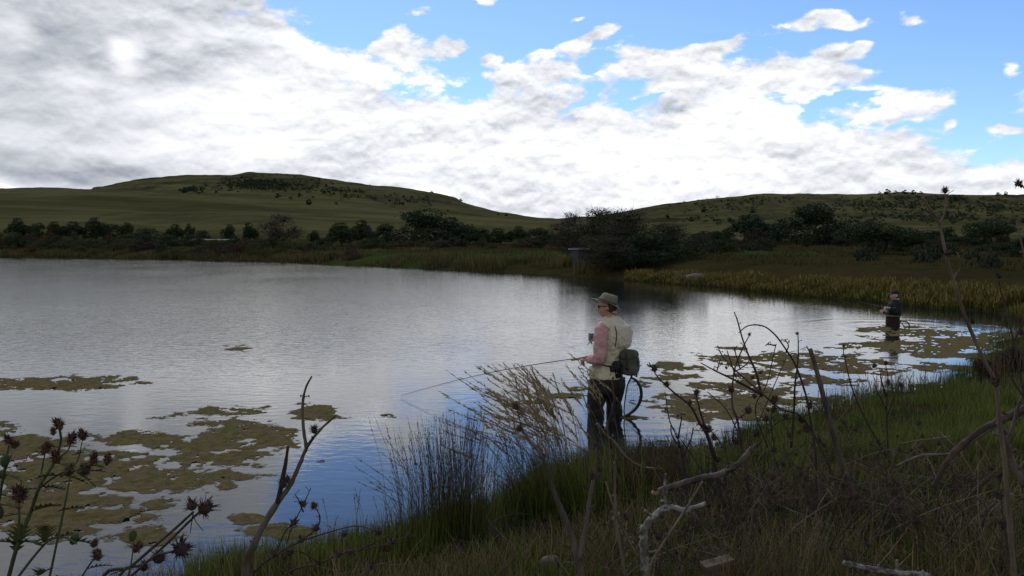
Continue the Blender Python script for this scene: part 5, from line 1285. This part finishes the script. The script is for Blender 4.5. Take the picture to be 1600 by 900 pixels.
# dark stalks standing by the water right of the angler
for (px, Y, n, h, lab) in ((1060, 6.2, 20, .26, 'thin stalks at the waterline behind the fallen sticks'), (1310, 8.0, 60, .34, 'sparse tall stalks at the waterline right of the stake'), (1380, 9.4, 70, .42, 'stalks on the grassy point in front of the far mats'), (1450, 10.0, 50, .40, 'stalks at the waterline left of the rusty bush'), (1590, 9.0, 70, .9, 'tall dark stalks at the right picture edge')):
    clump('grass_tuft', lab, px, Y, n, .22, lambda b, u, h=h: b + vec(rnd.gauss(0, .05), rnd.gauss(0, .05), rnd.uniform(.3, 1.0) * h), .0022, 10, M_SEED, M_CULMD, sag=.02, plen=.4, leaf=.016)
for (px, top, w, Y, k, lab) in ((1545, 560, 66, 10.6, 'bush_rust', 'rusty brown bush on the right bank at the water'), (1592, 540, 50, 11.0, 'bush_brown', 'brown twiggy bush at the right edge above the bank')):
    X = (px - 800) / F * Y; g = gz(X, Y); t = empty('bush', (X, Y, g), lab, 'bush'); hh_ = H + (385 - top) / F * Y - g; wd = w / F * Y / 2
    Pn = crown_points([(rnd.gauss(0, .45), rnd.gauss(0, .3), rnd.uniform(.15, .7), .35, .35, .3) for _ in range(12)], 5200); Pn = Pn[Pn[:, 2] > 0] * [wd, wd, hh_] + [X, Y, g]
    leaves(MB(), Pn, .012).build('foliage', L_RUST if 'rust' in k else L_BROWN, t, smooth=False)
    mb = MB()
    for i in range(40):
        a = rnd.uniform(0, 6.28); e = vec(X + wd * .9 * math.cos(a) * rnd.random(), Y + wd * .7 * math.sin(a) * rnd.random(), g + hh_ * rnd.uniform(.5, 1.15)); s0 = vec(X + rnd.gauss(0, .04), Y + rnd.gauss(0, .04), g - .03); tube(mb, [s0, (s0 + e) / 2 + vec(rnd.gauss(0, .03), 0, 0), e], [.006, .004, .0015], 4, 3)
    mb.build('twigs', M_TWIG, t)['kind'] = 'stuff'

# --- forked dead branch
L = [(384, 905), (396, 854), (412, 819), (434, 785), (452, 760), (468, 726), (480, 698), (499, 673), (524, 650)]
b = empty('dead_branch', root_of(L, 2.2), 'pale forked dead stem with broken stub rising over the water, left', 'dead branch')
stem(b, L, 2.2, 7.0, 1.5, M_DEADG, down=True, jit=.01, nub=2)
stem(b, [(479, 700), (474, 668), (473, 630), (478, 606), (487, 588)], 2.2, 3.0, 1.3, M_DEADG, name='branch', jit=.006, nub=3)
stem(b, [(434, 786), (440, 755), (446, 725), (450, 697)], 2.2, 4.6, 2.0, M_TWIG, name='branch', jit=.005)
put_head(b, BURR, W(491, 672, 2.2), rad(11, 2.2)); put_head(b, BURR, W(443, 756, 2.19), rad(12, 2.2)); put_head(b, BURR, W(449, 750, 2.24), rad(9, 2.2))
# --- star-headed dead thistle
L = [(150, 930), (205, 885), (250, 846), (278, 822), (302, 800)]
b = empty('dead_thistle', root_of(L, 2.05), 'dead thistle with black spiky star heads at the lower left', 'thistle', 'dead thistles in the foreground')
stem(b, L, 2.05, 3.2, 1.8, M_DEADW, down=True); stem(b, [(180, 925), (228, 880), (270, 840), (305, 806), (318, 796)], 2.08, 2.8, 1.6, M_DEADW, down=True); stem(b, [(200, 905), (240, 870), (270, 862)], 2.03, 2.4, 1.6, M_DEADW)
put_head(b, STAR, W(320, 794, 2.08), rad(20, 2.05), (.8, 0, .3)); put_head(b, STAR, W(300, 790, 2.05), rad(15, 2.05), (-.3, 0, 1)); put_head(b, STAR, W(282, 858, 2.04), rad(21, 2.05), (.6, -.2, .1)); put_head(b, STAR, W(248, 872, 2.1), rad(18, 2.05)); put_head(b, BURR, W(225, 886, 2.1), rad(13, 2.05))
stem(b, [(300, 800), (306, 815), (318, 830)], 2.06, .9, .5, M_TWIG, name='twig'); stem(b, [(302, 800), (299, 820), (297, 834)], 2.06, .9, .5, M_TWIG, name='twig')
# --- low dead thistles with burr heads between the two
def deadplant(label, Y, stems, heads, hr=7, m=M_TWIG, name='dead_thistle', cat='thistle', kinds_=BURR, r=(1.7, .7)):
    b = empty(name, root_of(stems[0], Y), label, cat, 'dead thistles in the foreground')
    for i, L in enumerate(stems): stem(b, L, Y + rnd.uniform(-.05, .05), r[0] if i == 0 else r[0] * .8, r[1], m, down=(i == 0), nub=3, seg=5, name='stem' if i == 0 else 'branch')
    for h in heads: put_head(b, kinds_, W(h[0], h[1], Y + rnd.uniform(-.05, .05)), rad((h[2] if len(h) > 2 else hr) * rnd.uniform(.9, 1.15), Y), (rnd.gauss(0, .5), rnd.gauss(0, .5), 1))
    return b
deadplant('low dead thistle with six burrs right of the forked branch', 3.2, [[(392, 905), (430, 868), (470, 846), (530, 827), (562, 822), (590, 832)], [(430, 868), (445, 832), (459, 816), (474, 788), (486, 762)], [(470, 846), (494, 826), (500, 808), (491, 790)], [(459, 816), (452, 836), (448, 850)], [(474, 800), (466, 780), (460, 772)]], [(474, 788), (491, 790), (459, 816, 10), (494, 826), (538, 835, 9), (471, 844), (592, 832)], 9, kinds_=STAR)
deadplant('low dead thistle lying along the grass below the burrs', 3.1, [[(440, 905), (500, 880), (530, 866), (560, 860), (605, 850), (640, 836)], [(560, 860), (590, 845), (614, 832), (622, 815)], [(500, 880), (470, 862), (452, 862), (430, 866)]], [(529, 866, 9), (547, 863), (452, 863, 9), (605, 857, 11), (614, 846), (430, 866), (640, 838)], 9, kinds_=STAR)
for i, (px, y0, y1) in enumerate(((404, 860, 770), (418, 840, 768), (497, 800, 740), (510, 870, 775), (545, 860, 790), (560, 850, 770), (350, 880, 800), (370, 890, 780))):
    pass
# --- live thistle at the left edge
b = empty('thistle', root_of([(10, 905)], 1.85), 'green thistle with reddish brown flower heads at the left edge', 'thistle')
Yt = 1.85
for L, r in (([(5, 935), (25, 860), (48, 800), (62, 760), (85, 722), (95, 690), (93, 668)], 3.4), ([(62, 762), (90, 742), (112, 735), (130, 738)], 2.0), ([(85, 722), (105, 705), (112, 690)], 1.6), ([(62, 760), (66, 730), (71, 706)], 1.7), ([(95, 745), (120, 722), (129, 686)], 1.4), ([(112, 738), (134, 728), (147, 722), (166, 722)], 1.5), ([(30, 850), (30, 810), (29, 780)], 2.4), ([(-25, 900), (-5, 800), (6, 740), (14, 695)], 2.8), ([(6, 740), (16, 715), (23, 698)], 1.6), ([(10, 925), (70, 850), (100, 840), (120, 850)], 2.2), ([(110, 930), (135, 890), (150, 868)], 2.0), ([(190, 940), (205, 880), (208, 845)], 1.6), ([(70, 935), (95, 820), (105, 770), (110, 742)], 2.0)):
    stem(b, L, Yt, r, r * .5, M_GSTEM, jit=.03, seg=7)
for (x, y, r, k) in ((92, 664, 13, 0), (83, 675, 8, 0), (71, 702, 13, 0), (88, 715, 13, 0), (111, 686, 13, 0), (129, 681, 12, 0), (107, 736, 13, 0), (132, 735, 15, 0), (146, 718, 12, 0), (168, 719, 11, 0), (30, 774, 19, 0), (14, 688, 11, 0), (23, 696, 9, 0), (8, 720, 12, 1), (207, 837, 11, 1), (214, 856, 13, 0), (152, 868, 13, 0), (116, 842, 12, 1), (147, 850, 9, 0), (4, 742, 10, 1), (-2, 800, 13, 1)):
    put_head(b, BUDG if k else BUDR, W(x, y, Yt + rnd.uniform(-.05, .05)), rad(r, Yt), (rnd.gauss(.1, .3), rnd.gauss(0, .3), 1), 'flower_head')
def thistle_leaf(parent, p0, d, L, w=.30, m=M_THLEAF):
    d = d / np.linalg.norm(d); side = np.cross(d, vec(0, 0.3, 1)); side /= np.linalg.norm(side); nrm = np.cross(side, d); n = 15; V = []; T = []
    for i in range(n):
        t = i / (n - 1); c = p0 + d * L * t - vec(0, 0, 1) * L * .22 * t * t; lobe = (1.0 if i % 2 else .28) * (math.sin(math.pi * min(1, t * 1.05 + .04)) ** .7 + .05); wv = L * w * lobe * (1 - .4 * t)
        fold = nrm * wv * rnd.uniform(.1, .5); adv = d * wv * .45 * (i % 2)
        V += [c, c + side * wv + fold + adv, c - side * wv + fold + adv]
    Q = []
    for i in range(n - 1): a = 3 * i; Q += [(a, a + 1, a + 4, a + 3), (a + 2, a, a + 3, a + 5)]
    return MB().add(V, Q).build('leaf', m, parent, smooth=False)
for (x, y, dx_, dy_, L) in ((85, 724, 1, .1, 34), (60, 765, -1, .2, 36), (62, 762, 1, .1, 40), (95, 742, 1, -.3, 40), (100, 744, -.8, .3, 38), (118, 738, .6, -.5, 34), (128, 738, 1, .1, 34), (48, 800, 1, .4, 46), (45, 805, -1, .1, 40), (30, 848, 1, .3, 60), (28, 850, -1, .4, 50), (6, 742, 1, -.1, 34), (4, 760, -1, .2, 34), (0, 790, 1, .2, 46), (70, 850, 1, .5, 50), (70, 848, .3, 1, 50), (25, 862, .2, 1, 56), (92, 700, -1, .4, 22), (95, 700, 1, .2, 24), (71, 712, -1, .1, 20), (140, 728, 1, .0, 26), (112, 712, 1, .3, 24), (100, 845, 1, -.1, 44), (135, 890, 1, .3, 40), (120, 905, -1, .4, 44), (90, 800, 1, .3, 42), (98, 790, -1, .2, 36), (10, 905, 1, .2, 60), (60, 900, .6, .6, 50), (170, 900, 1, .4, 36)):
    [thistle_leaf(b, vec(*W(x + rnd.uniform(-6, 6) * q, y + rnd.uniform(-8, 8) * q, Yt)), vec(dx_, rnd.uniform(-.6, .4), dy_ + q * rnd.uniform(-.6, .6)), rad(L * 1.15, Yt), .34) for q in (0,)]
# --- tall dead thistle on the right
L = [(1585, 905), (1575, 780), (1570, 724), (1562, 660), (1555, 600), (1535, 558), (1508, 495), (1489, 436), (1476, 387), (1469, 355), (1468, 348)]
b = empty('dead_thistle', root_of(L, 2.9), 'tall pale dead thistle stalk standing against the right hill', 'thistle', 'dead thistles in the foreground')
stem(b, L, 2.9, 4.3, 1.8, M_STALK, down=True, jit=.008, nub=1)
stem(b, [(1468, 350), (1475, 335), (1478, 318), (1477, 304)], 2.9, 1.8, 1.2, M_STALK, name='branch', jit=.004); stem(b, [(1469, 352), (1462, 338), (1450, 322), (1442, 308)], 2.9, 1.9, 2.1, M_STALK, name='branch', jit=.004)
stem(b, [(1462, 338), (1445, 328), (1428, 322)], 2.9, .8, .5, M_TWIG, name='twig'); stem(b, [(1477, 306), (1484, 301), (1491, 297)], 2.9, .6, .4, M_STALK, name='twig')
stem(b, [(1489, 440), (1500, 418), (1499, 402), (1495, 394)], 2.9, .9, .5, M_STALK, name='twig')
put_head(b, BURR, W(1477, 298, 2.9), rad(8.5, 2.9)); put_head(b, BURR, W(1425, 322, 2.9), rad(6, 2.9), (-1, 0, .2)); put_head(b, BURR, W(1480, 395, 2.89), rad(8, 2.9), (1, 0, .1)); put_head(b, BURR, W(1481, 334, 2.9), rad(4, 2.9)); put_head(b, BURR, W(1556, 598, 2.88), rad(12, 2.9)); put_head(b, BURR, W(1510, 402, 2.9), rad(5, 2.9))
deadplant('dead thistle at the right edge with a head against the sky', 2.7, [[(1640, 905), (1640, 700), (1628, 500), (1618, 380), (1606, 305), (1592, 286)], [(1628, 500), (1606, 420), (1588, 345)]], [(1592, 287, 8), (1584, 347, 7)], m=M_STALK, r=(3.5, 1.0))
deadplant('thin dead thistle right of the tall pale stalk', 3.0, [[(1606, 905), (1606, 700), (1600, 620), (1584, 534), (1568, 470), (1560, 436)], [(1584, 534), (1600, 500), (1612, 470)], [(1600, 620), (1580, 590), (1574, 560)]], [(1561, 432, 7), (1520, 503, 7), (1574, 556, 6), (1596, 520, 6)], m=M_DEADW, r=(2.4, .8))
# --- the broken stake
L = [(1345, 800), (1325, 751), (1309, 704), (1295, 653), (1278, 587), (1266, 545)]
b = empty('wooden_stake', root_of(L, 4.2), 'grey broken stake leaning left over the algae mats', 'stake')
stem(b, L, 4.2, 6.2, 3.2, M_DEADG, down=True, jit=.004, wob=.08); stem(b, [(1272, 566), (1264, 548), (1260, 540)], 4.19, 2.0, .5, M_DEADG, name='splinter', jit=0); stem(b, [(1270, 560), (1262, 544), (1250, 546)], 4.2, 1.0, .4, M_DEADG, name='splinter', jit=0)
# --- big dead thistle bush
Yc = 4.2
st = [[(1175, 800), (1159, 696), (1152, 656), (1144, 632), (1147, 581), (1160, 545), (1171, 524)], [(1130, 790), (1108, 690), (1093, 661), (1078, 634), (1049, 610), (1027, 588), (1014, 566)], [(1120, 720), (1098, 656), (1090, 627), (1087, 612)],
      [(1300, 740), (1257, 656), (1220, 639), (1191, 615), (1152, 581), (1130, 558), (1121, 540)], [(1191, 617), (1156, 598), (1117, 579), (1095, 567)], [(1275, 720), (1267, 661), (1259, 617), (1244, 573), (1230, 549), (1210, 522), (1191, 509), (1169, 509), (1154, 520)],
      [(1190, 620), (1181, 581), (1171, 559), (1161, 532), (1152, 500), (1147, 488)], [(1236, 700), (1241, 637), (1242, 603), (1247, 561), (1247, 522)], [(1200, 700), (1180, 640), (1198, 600), (1212, 540)], [(1170, 700), (1185, 660), (1215, 590), (1228, 560)], [(1150, 590), (1140, 560), (1136, 548)], [(1156, 575), (1150, 555), (1148, 543)],
      [(1120, 580), (1126, 560)], [(1212, 540), (1200, 538), (1196, 540)], [(1228, 550), (1232, 540), (1226, 530)], [(1160, 690), (1135, 640), (1105, 612)], [(1181, 700), (1215, 660), (1250, 652), (1285, 640)], [(1144, 690), (1150, 660), (1170, 642)], [(1130, 700), (1112, 675), (1082, 672)], [(1210, 700), (1205, 660), (1210, 628)], [(1147, 582), (1165, 570), (1176, 556)], [(1240, 690), (1222, 660), (1200, 655)]]
b = empty('dead_thistle', root_of(st[0], Yc), 'large tangled dead thistle bush in front of the algae mats', 'thistle', 'dead thistles in the foreground')
for i, L in enumerate(st): stem(b, L, Yc + rnd.uniform(-.15, .15), (3.0 if i < 2 else 2.2) if i < 8 else 1.1, .75, M_TWIG if i % 3 else M_DEADW, name='stem' if i < 8 else 'branch', down=(i in (0, 1, 3, 5)), nub=5, seg=6)
for h in ((1023, 576, 9), (1042, 601, 8), (1088, 613, 8), (1143, 609, 9), (1169, 642, 9), (1210, 625, 10), (1265, 634, 10), (1252, 656, 10), (1181, 678, 10), (1108, 671, 10), (1259, 671, 9), (1171, 523, 4), (1246, 521, 4), (1078, 630, 6), (1208, 640, 9), (1228, 652, 8), (1196, 655, 7), (1116, 684, 9), (1150, 690, 9), (1100, 668, 8), (1135, 575, 4), (1188, 582, 5), (1176, 590, 5)):
    put_head(b, BURR, W(h[0], h[1], Yc + rnd.uniform(-.12, .12)), rad(h[2], Yc), (rnd.gauss(0, .6), rnd.gauss(0, .5), 1))
deadplant('small forked dead stem just right of the landing net', 4.6, [[(1072, 770), (1066, 715), (1059, 686), (1046, 656), (1039, 612)], [(1059, 686), (1064, 660), (1066, 645)], [(1062, 700), (1050, 680), (1048, 664)], [(1066, 715), (1078, 690), (1084, 668)]], [(1059, 650, 3), (1040, 640, 3)], 3, m=M_TWIG, r=(2.0, .7))
deadplant('dead thistle between the stake and the grassy point', 5.2, [[(1390, 740), (1385, 640), (1388, 600), (1384, 570)], [(1385, 640), (1370, 610), (1366, 600)], [(1386, 650), (1400, 612), (1408, 600)], [(1385, 620), (1376, 590), (1378, 575)], [(1400, 740), (1340, 630), (1320, 560), (1318, 545)]], [(1388, 598, 6), (1366, 572, 6), (1408, 602, 5), (1384, 568, 5), (1318, 541, 4)], 5, r=(1.8, .6))
# --- pale forked stem with dark heads, bottom centre
L = [(908, 915), (902, 868), (885, 815), (862, 760), (848, 716), (828, 690), (812, 665)]
b = empty('dead_thistle', root_of(L, 2.6), 'pale forked dead stem with dark heads below the plume grass', 'thistle', 'dead thistles in the foreground')
stem(b, L, 2.6, 6.5, 1.2, M_DEADG, down=True, jit=.01, nub=2); stem(b, [(904, 875), (916, 820), (922, 775), (930, 735), (932, 700)], 2.6, 4.5, 1.8, M_DEADG, name='branch', nub=2)
stem(b, [(814, 668), (812, 655), (808, 642)], 2.6, .9, .7, M_TWIG, name='twig'); put_head(b, BURR, W(806, 636, 2.6), rad(9, 2.6)); put_head(b, BURR, W(811, 670, 2.6), rad(9, 2.6)); put_head(b, BURR, W(848, 714, 2.6), rad(9, 2.6)); put_head(b, BURR, W(932, 700, 2.6), rad(10, 2.6)); put_head(b, BURR, W(925, 745, 2.6), rad(9, 2.6))
# --- wood on the ground
def wood(name, label, cat, parts_, grp=None):
    L0 = parts_[0]; c = vec(*W(*L0[0][0], L0[1])); b = empty(name, c, label, cat, grp)
    for L, Y, r0, r1, m in parts_: stem(b, L, Y, r0, r1, m, name='branch', jit=.015, wob=.17, nub=4, seg=12, sub=9)
    return b
G_ = 'fallen branches on the near bank'
wood('fallen_branch', 'lichened white branch bent like an elbow, bottom centre', 'branch', [([(1010, 915), (1007, 870), (1006, 832), (1017, 812), (1041, 793), (1070, 797), (1103, 787)], 2.9, 7.0, 3.6, M_LICH), ([(1041, 793), (1038, 768), (1040, 740)], 2.95, 2.2, 1.5, M_LICH)], G_)
wood('fallen_branch', 'grey fallen branch with a yellow cut end behind the elbow branch', 'branch', [([(1025, 769), (1087, 749), (1127, 740), (1153, 725), (1175, 700)], 3.9, 5.2, 4.0, M_DEADG)], G_)
mb = MB(); ball(mb, W(1024, 770, 3.89), (rad(7, 3.9), rad(6, 3.9), rad(5, 3.9)), 12, 8); mb.build('cut_end', mat('fresh_wood', (0.24, 0.16, 0.07), (0.18, 0.11, 0.05), 30), COL.objects[-1].parent)
wood('fallen_branch', 'straight bare stick crossing the elbow branch', 'branch', [([(1098, 752), (1072, 795), (1047, 832), (1020, 875), (1012, 900)], 2.8, 1.8, 1.8, M_STALK)], G_)
wood('fallen_branch', 'curved tan stick in front of the legs of the angler', 'branch', [([(932, 662), (945, 678), (959, 690), (977, 713), (1001, 729), (1035, 733)], 5.3, 2.6, 1.8, M_STALK), ([(957, 596), (959, 627), (952, 657), (948, 672), (955, 700)], 5.3, 1.2, 2.2, M_DEADW)], G_)
wood('fallen_branch', 'upright pale stalk left of the elbow branch', 'branch', [([(960, 722), (961, 770), (962, 812), (970, 860), (979, 910)], 3.0, 1.7, 2.6, M_STALK), ([(946, 752), (962, 800), (980, 840), (998, 872)], 3.05, 1.3, 1.6, M_STALK)], G_)
wood('fallen_branch', 'thick dark double branch arching in from the right edge', 'branch', [([(1640, 620), (1600, 639), (1542, 667), (1500, 698), (1478, 725), (1458, 762)], 3.6, 5.5, 4.0, M_DEADW), ([(1640, 634), (1580, 652), (1530, 682), (1491, 708), (1440, 712), (1400, 728)], 3.65, 3.6, 1.6, M_DEADG)], G_)
wood('fallen_branch', 'bleached log lying at the bottom right edge', 'log', [([(1318, 880), (1362, 889), (1410, 896), (1452, 899)], 2.75, 4.5, 4.0, M_LICH)], G_)
wood('fallen_branch', 'thin pale stick lying on the grass slope at right', 'branch', [([(1405, 694), (1440, 688), (1484, 682)], 5.0, 1.5, 1.2, M_STALK)], G_)
wood('fallen_branch', 'dead upright fork below the tall thistle stalk at right', 'branch', [([(1600, 760), (1580, 715), (1572, 690), (1560, 660)], 3.2, 5, 4, M_DEADG), ([(1572, 692), (1582, 668), (1590, 640), (1600, 610)], 3.2, 3.2, 1.8, M_DEADG)], G_)
X, Y = (1122 - 800) / F * 3.0, 3.0; g = gz(X, Y)
def chunk(V, N): return V * (1 + .08 * (fbm(N[:, 0] * 4, N[:, 1] * 4, N[:, 2] * 4) - .5))[:, None]
c = vec(*W(1122, 884, 3.0)); o = ball(MB(), c, (.062, .03, .022), 24, 14, chunk, rotz(.25) @ np.array([[.98, 0, -.16], [0, 1, 0], [.16, 0, .98]]), power=.12).build('wood_chunk', mat('raw_wood', (0.11, 0.075, 0.042), (0.06, 0.04, 0.025), 12, bump=.6, stretch=(.3, 1, 3)), loc=c); tag(o, 'short squared chunk of tan wood at the bottom edge', 'wood')
rock(862, 872, 3.75, 0.055, 'brown stone in the grass below the plume grass', 12, squash=.8)
# --- dead brush tangle on the lower right: several low dead shrubs
def brush(label, pxc, Y, n, hpx, wpx, m, heads=6):
    X = (pxc - 800) / F * Y; g = gz(X, Y); b = empty('dead_shrub', (X, Y, g), label, 'dead shrub', 'low dead shrubs on the near bank'); 
    tips = []
    for i in range(n):
        a = rnd.uniform(0, 6.28); u = rnd.gauss(0, .5); e = vec(X + u * rad(wpx, Y), Y + rnd.gauss(0, .3) * rad(wpx, Y), g + rad(hpx, Y) * rnd.uniform(.25, 1.0))
        s0 = vec(X + rnd.gauss(0, .25) * rad(wpx, Y), Y + rnd.gauss(0, .05), gz(X, Y) - .02); mid = (s0 + e) / 2 + vec(rnd.gauss(0, .04), rnd.gauss(0, .03), rnd.uniform(0, .05)); r0 = rnd.uniform(.0018, .0048)
        mb = MB(); tube(mb, [s0, mid, e], [r0, r0 * .7, r0 * .25], 5, 4, wob=.05)
        for k in range(rnd.randint(1, 4)):
            t = rnd.uniform(.3, .95); q = s0 * (1 - t) ** 2 + 2 * mid * t * (1 - t) + e * t * t; d = vec(rnd.gauss(0, 1), rnd.gauss(0, .5), rnd.gauss(.5, .6)); d /= np.linalg.norm(d); tube(mb, [q, q + d * rnd.uniform(.03, .11)], [r0 * .5, r0 * .2], 4, 1)
        mb.build('branch', m if rnd.random() < .75 else M_STALK, b); tips.append(e)
    for e in rnd.sample(tips, min(heads, len(tips))): put_head(b, BURR, e, rnd.uniform(.014, .026), (rnd.gauss(0, .6), rnd.gauss(0, .6), 1))
for args in (('tangled dead shrub at the foot of the big thistle bush', 1170, 3.9, 26, 130, 170, M_DEADW, 8), ('dead shrub below the broken stake', 1310, 3.6, 24, 120, 150, M_TWIG, 6), ('dead shrub in the middle of the right slope', 1430, 3.7, 20, 110, 170, M_DEADW, 5), ('dark dead shrub at the right edge near the corner', 1560, 3.3, 22, 150, 150, M_TWIG, 8), ('low dead brush at the feet of the near angler', 965, 5.9, 30, 46, 110, M_DEADW, 3),
             ('dead shrub right of the elbow branch', 1230, 3.1, 20, 150, 170, M_DEADW, 4), ('brush left of the elbow branch', 950, 3.6, 16, 120, 110, M_TWIG, 3), ('low dead twigs under the forked branch', 350, 3.0, 12, 90, 150, M_TWIG, 3), ('sparse dead shrub low on the right, above the bleached log', 1380, 3.0, 16, 130, 190, M_TWIG, 5), ('dead twigs beside the brown tuft', 790, 4.2, 12, 70, 90, M_TWIG, 3), ('dead twigs behind the big thistle bush at the waterline', 1110, 6.3, 16, 40, 120, M_TWIG, 4), ('straw coloured dead shrub between stake and thistle bush', 1240, 4.4, 26, 110, 150, M_STALK, 5), ('brown dead shrub behind the arching double branch', 1500, 4.4, 26, 100, 190, M_DEADW, 8), ('thin dead shrub on the open grass slope', 1400, 5.2, 20, 70, 150, M_TWIG, 5), ('dead stems crowding the foot of the elbow branch', 1040, 3.2, 22, 120, 150, M_DEADW, 3), ('tall thin dead stems at the bottom right corner', 1590, 3.0, 18, 210, 120, M_DEADW, 5), ('tall thin dead stems right of the stake foot', 1370, 3.9, 18, 150, 130, M_STALK, 3), ('fine dead stems mixed into the left of the big thistle bush', 1090, 4.6, 26, 150, 150, M_TWIG, 5), ('fine dead stems mixed into the right of the big thistle bush', 1215, 4.5, 28, 170, 150, M_TWIG, 6), ('fine brown stems in front of the stake', 1290, 3.9, 24, 170, 130, M_DEADW, 5), ('dark tangle of dead stems in front of the arching branch', 1470, 3.7, 30, 150, 220, M_TWIG, 8), ('dark tangle of dead stems above the wood chunk', 1150, 3.4, 30, 170, 180, M_TWIG, 6), ('dead twigs standing in the bottom left grass', 520, 3.4, 12, 90, 160, M_TWIG, 4), ('dead twigs under the star headed thistle', 270, 2.8, 12, 90, 150, M_TWIG, 3)):
    brush(*args)
# twigs and litter lying about
mb = MB()
P = pxsample(1100, 780, 1700, 2.4, 7.5, lambda X, Y, px: pond_sd(X, Y) > .05)
for x, y in P:
    g = gz(x, y); a = rnd.uniform(0, 6.28); L_ = rnd.uniform(.05, .30); d = vec(math.cos(a), math.sin(a), rnd.uniform(-.05, .35)); c = vec(x, y, g + rnd.uniform(.01, .06)); r0 = rnd.uniform(.0012, .0035)
    tube(mb, [c, c + d * L_ * .5 + vec(0, 0, rnd.uniform(-.01, .02)), c + d * L_], [r0, r0 * .8, r0 * .4], 4, 2)
tag(mb.build('twig_litter', M_DEADW), 'scattered dead twigs lying in the bank grass', 'twigs', kind='stuff')

# clumpier taller grass on the slope at right and a dark hummock of dead stuff below the angler
P = pxsample(16000, 1080, 1720, 5.2, 15, lambda X, Y, px: bank(X, Y, px) & (vnoise(X * 2.6, Y * 2.6, 51) > 0.48))
mb = blades(MB(), on_ground(P, -.01), rng.uniform(0.06, 0.20, len(P)) * (0.4 + vnoise(P[:, 0] * 3, P[:, 1] * 3, 5)), 0.0060, 0.40, segs=3)
tag(mb.build('slope_grass', L_GREEN, smooth=False), 'clumps of taller green grass on the right hand slope', 'grass', kind='stuff')
P = pxsample(2600, 900, 1075, 5.2, 7.2, lambda X, Y, px: bank(X, Y, px))
mb = blades(MB(), on_ground(P, -.01), rng.uniform(0.05, 0.22, len(P)), 0.0060, 0.8, segs=3)
tag(mb.build('trampled_grass', leafmat('trampled_blade', (0.040, 0.032, 0.016), (0.085, 0.064, 0.032), 0.2, var=.5), smooth=False), 'flattened dead grass on the bank edge below the near angler', 'grass', kind='stuff')
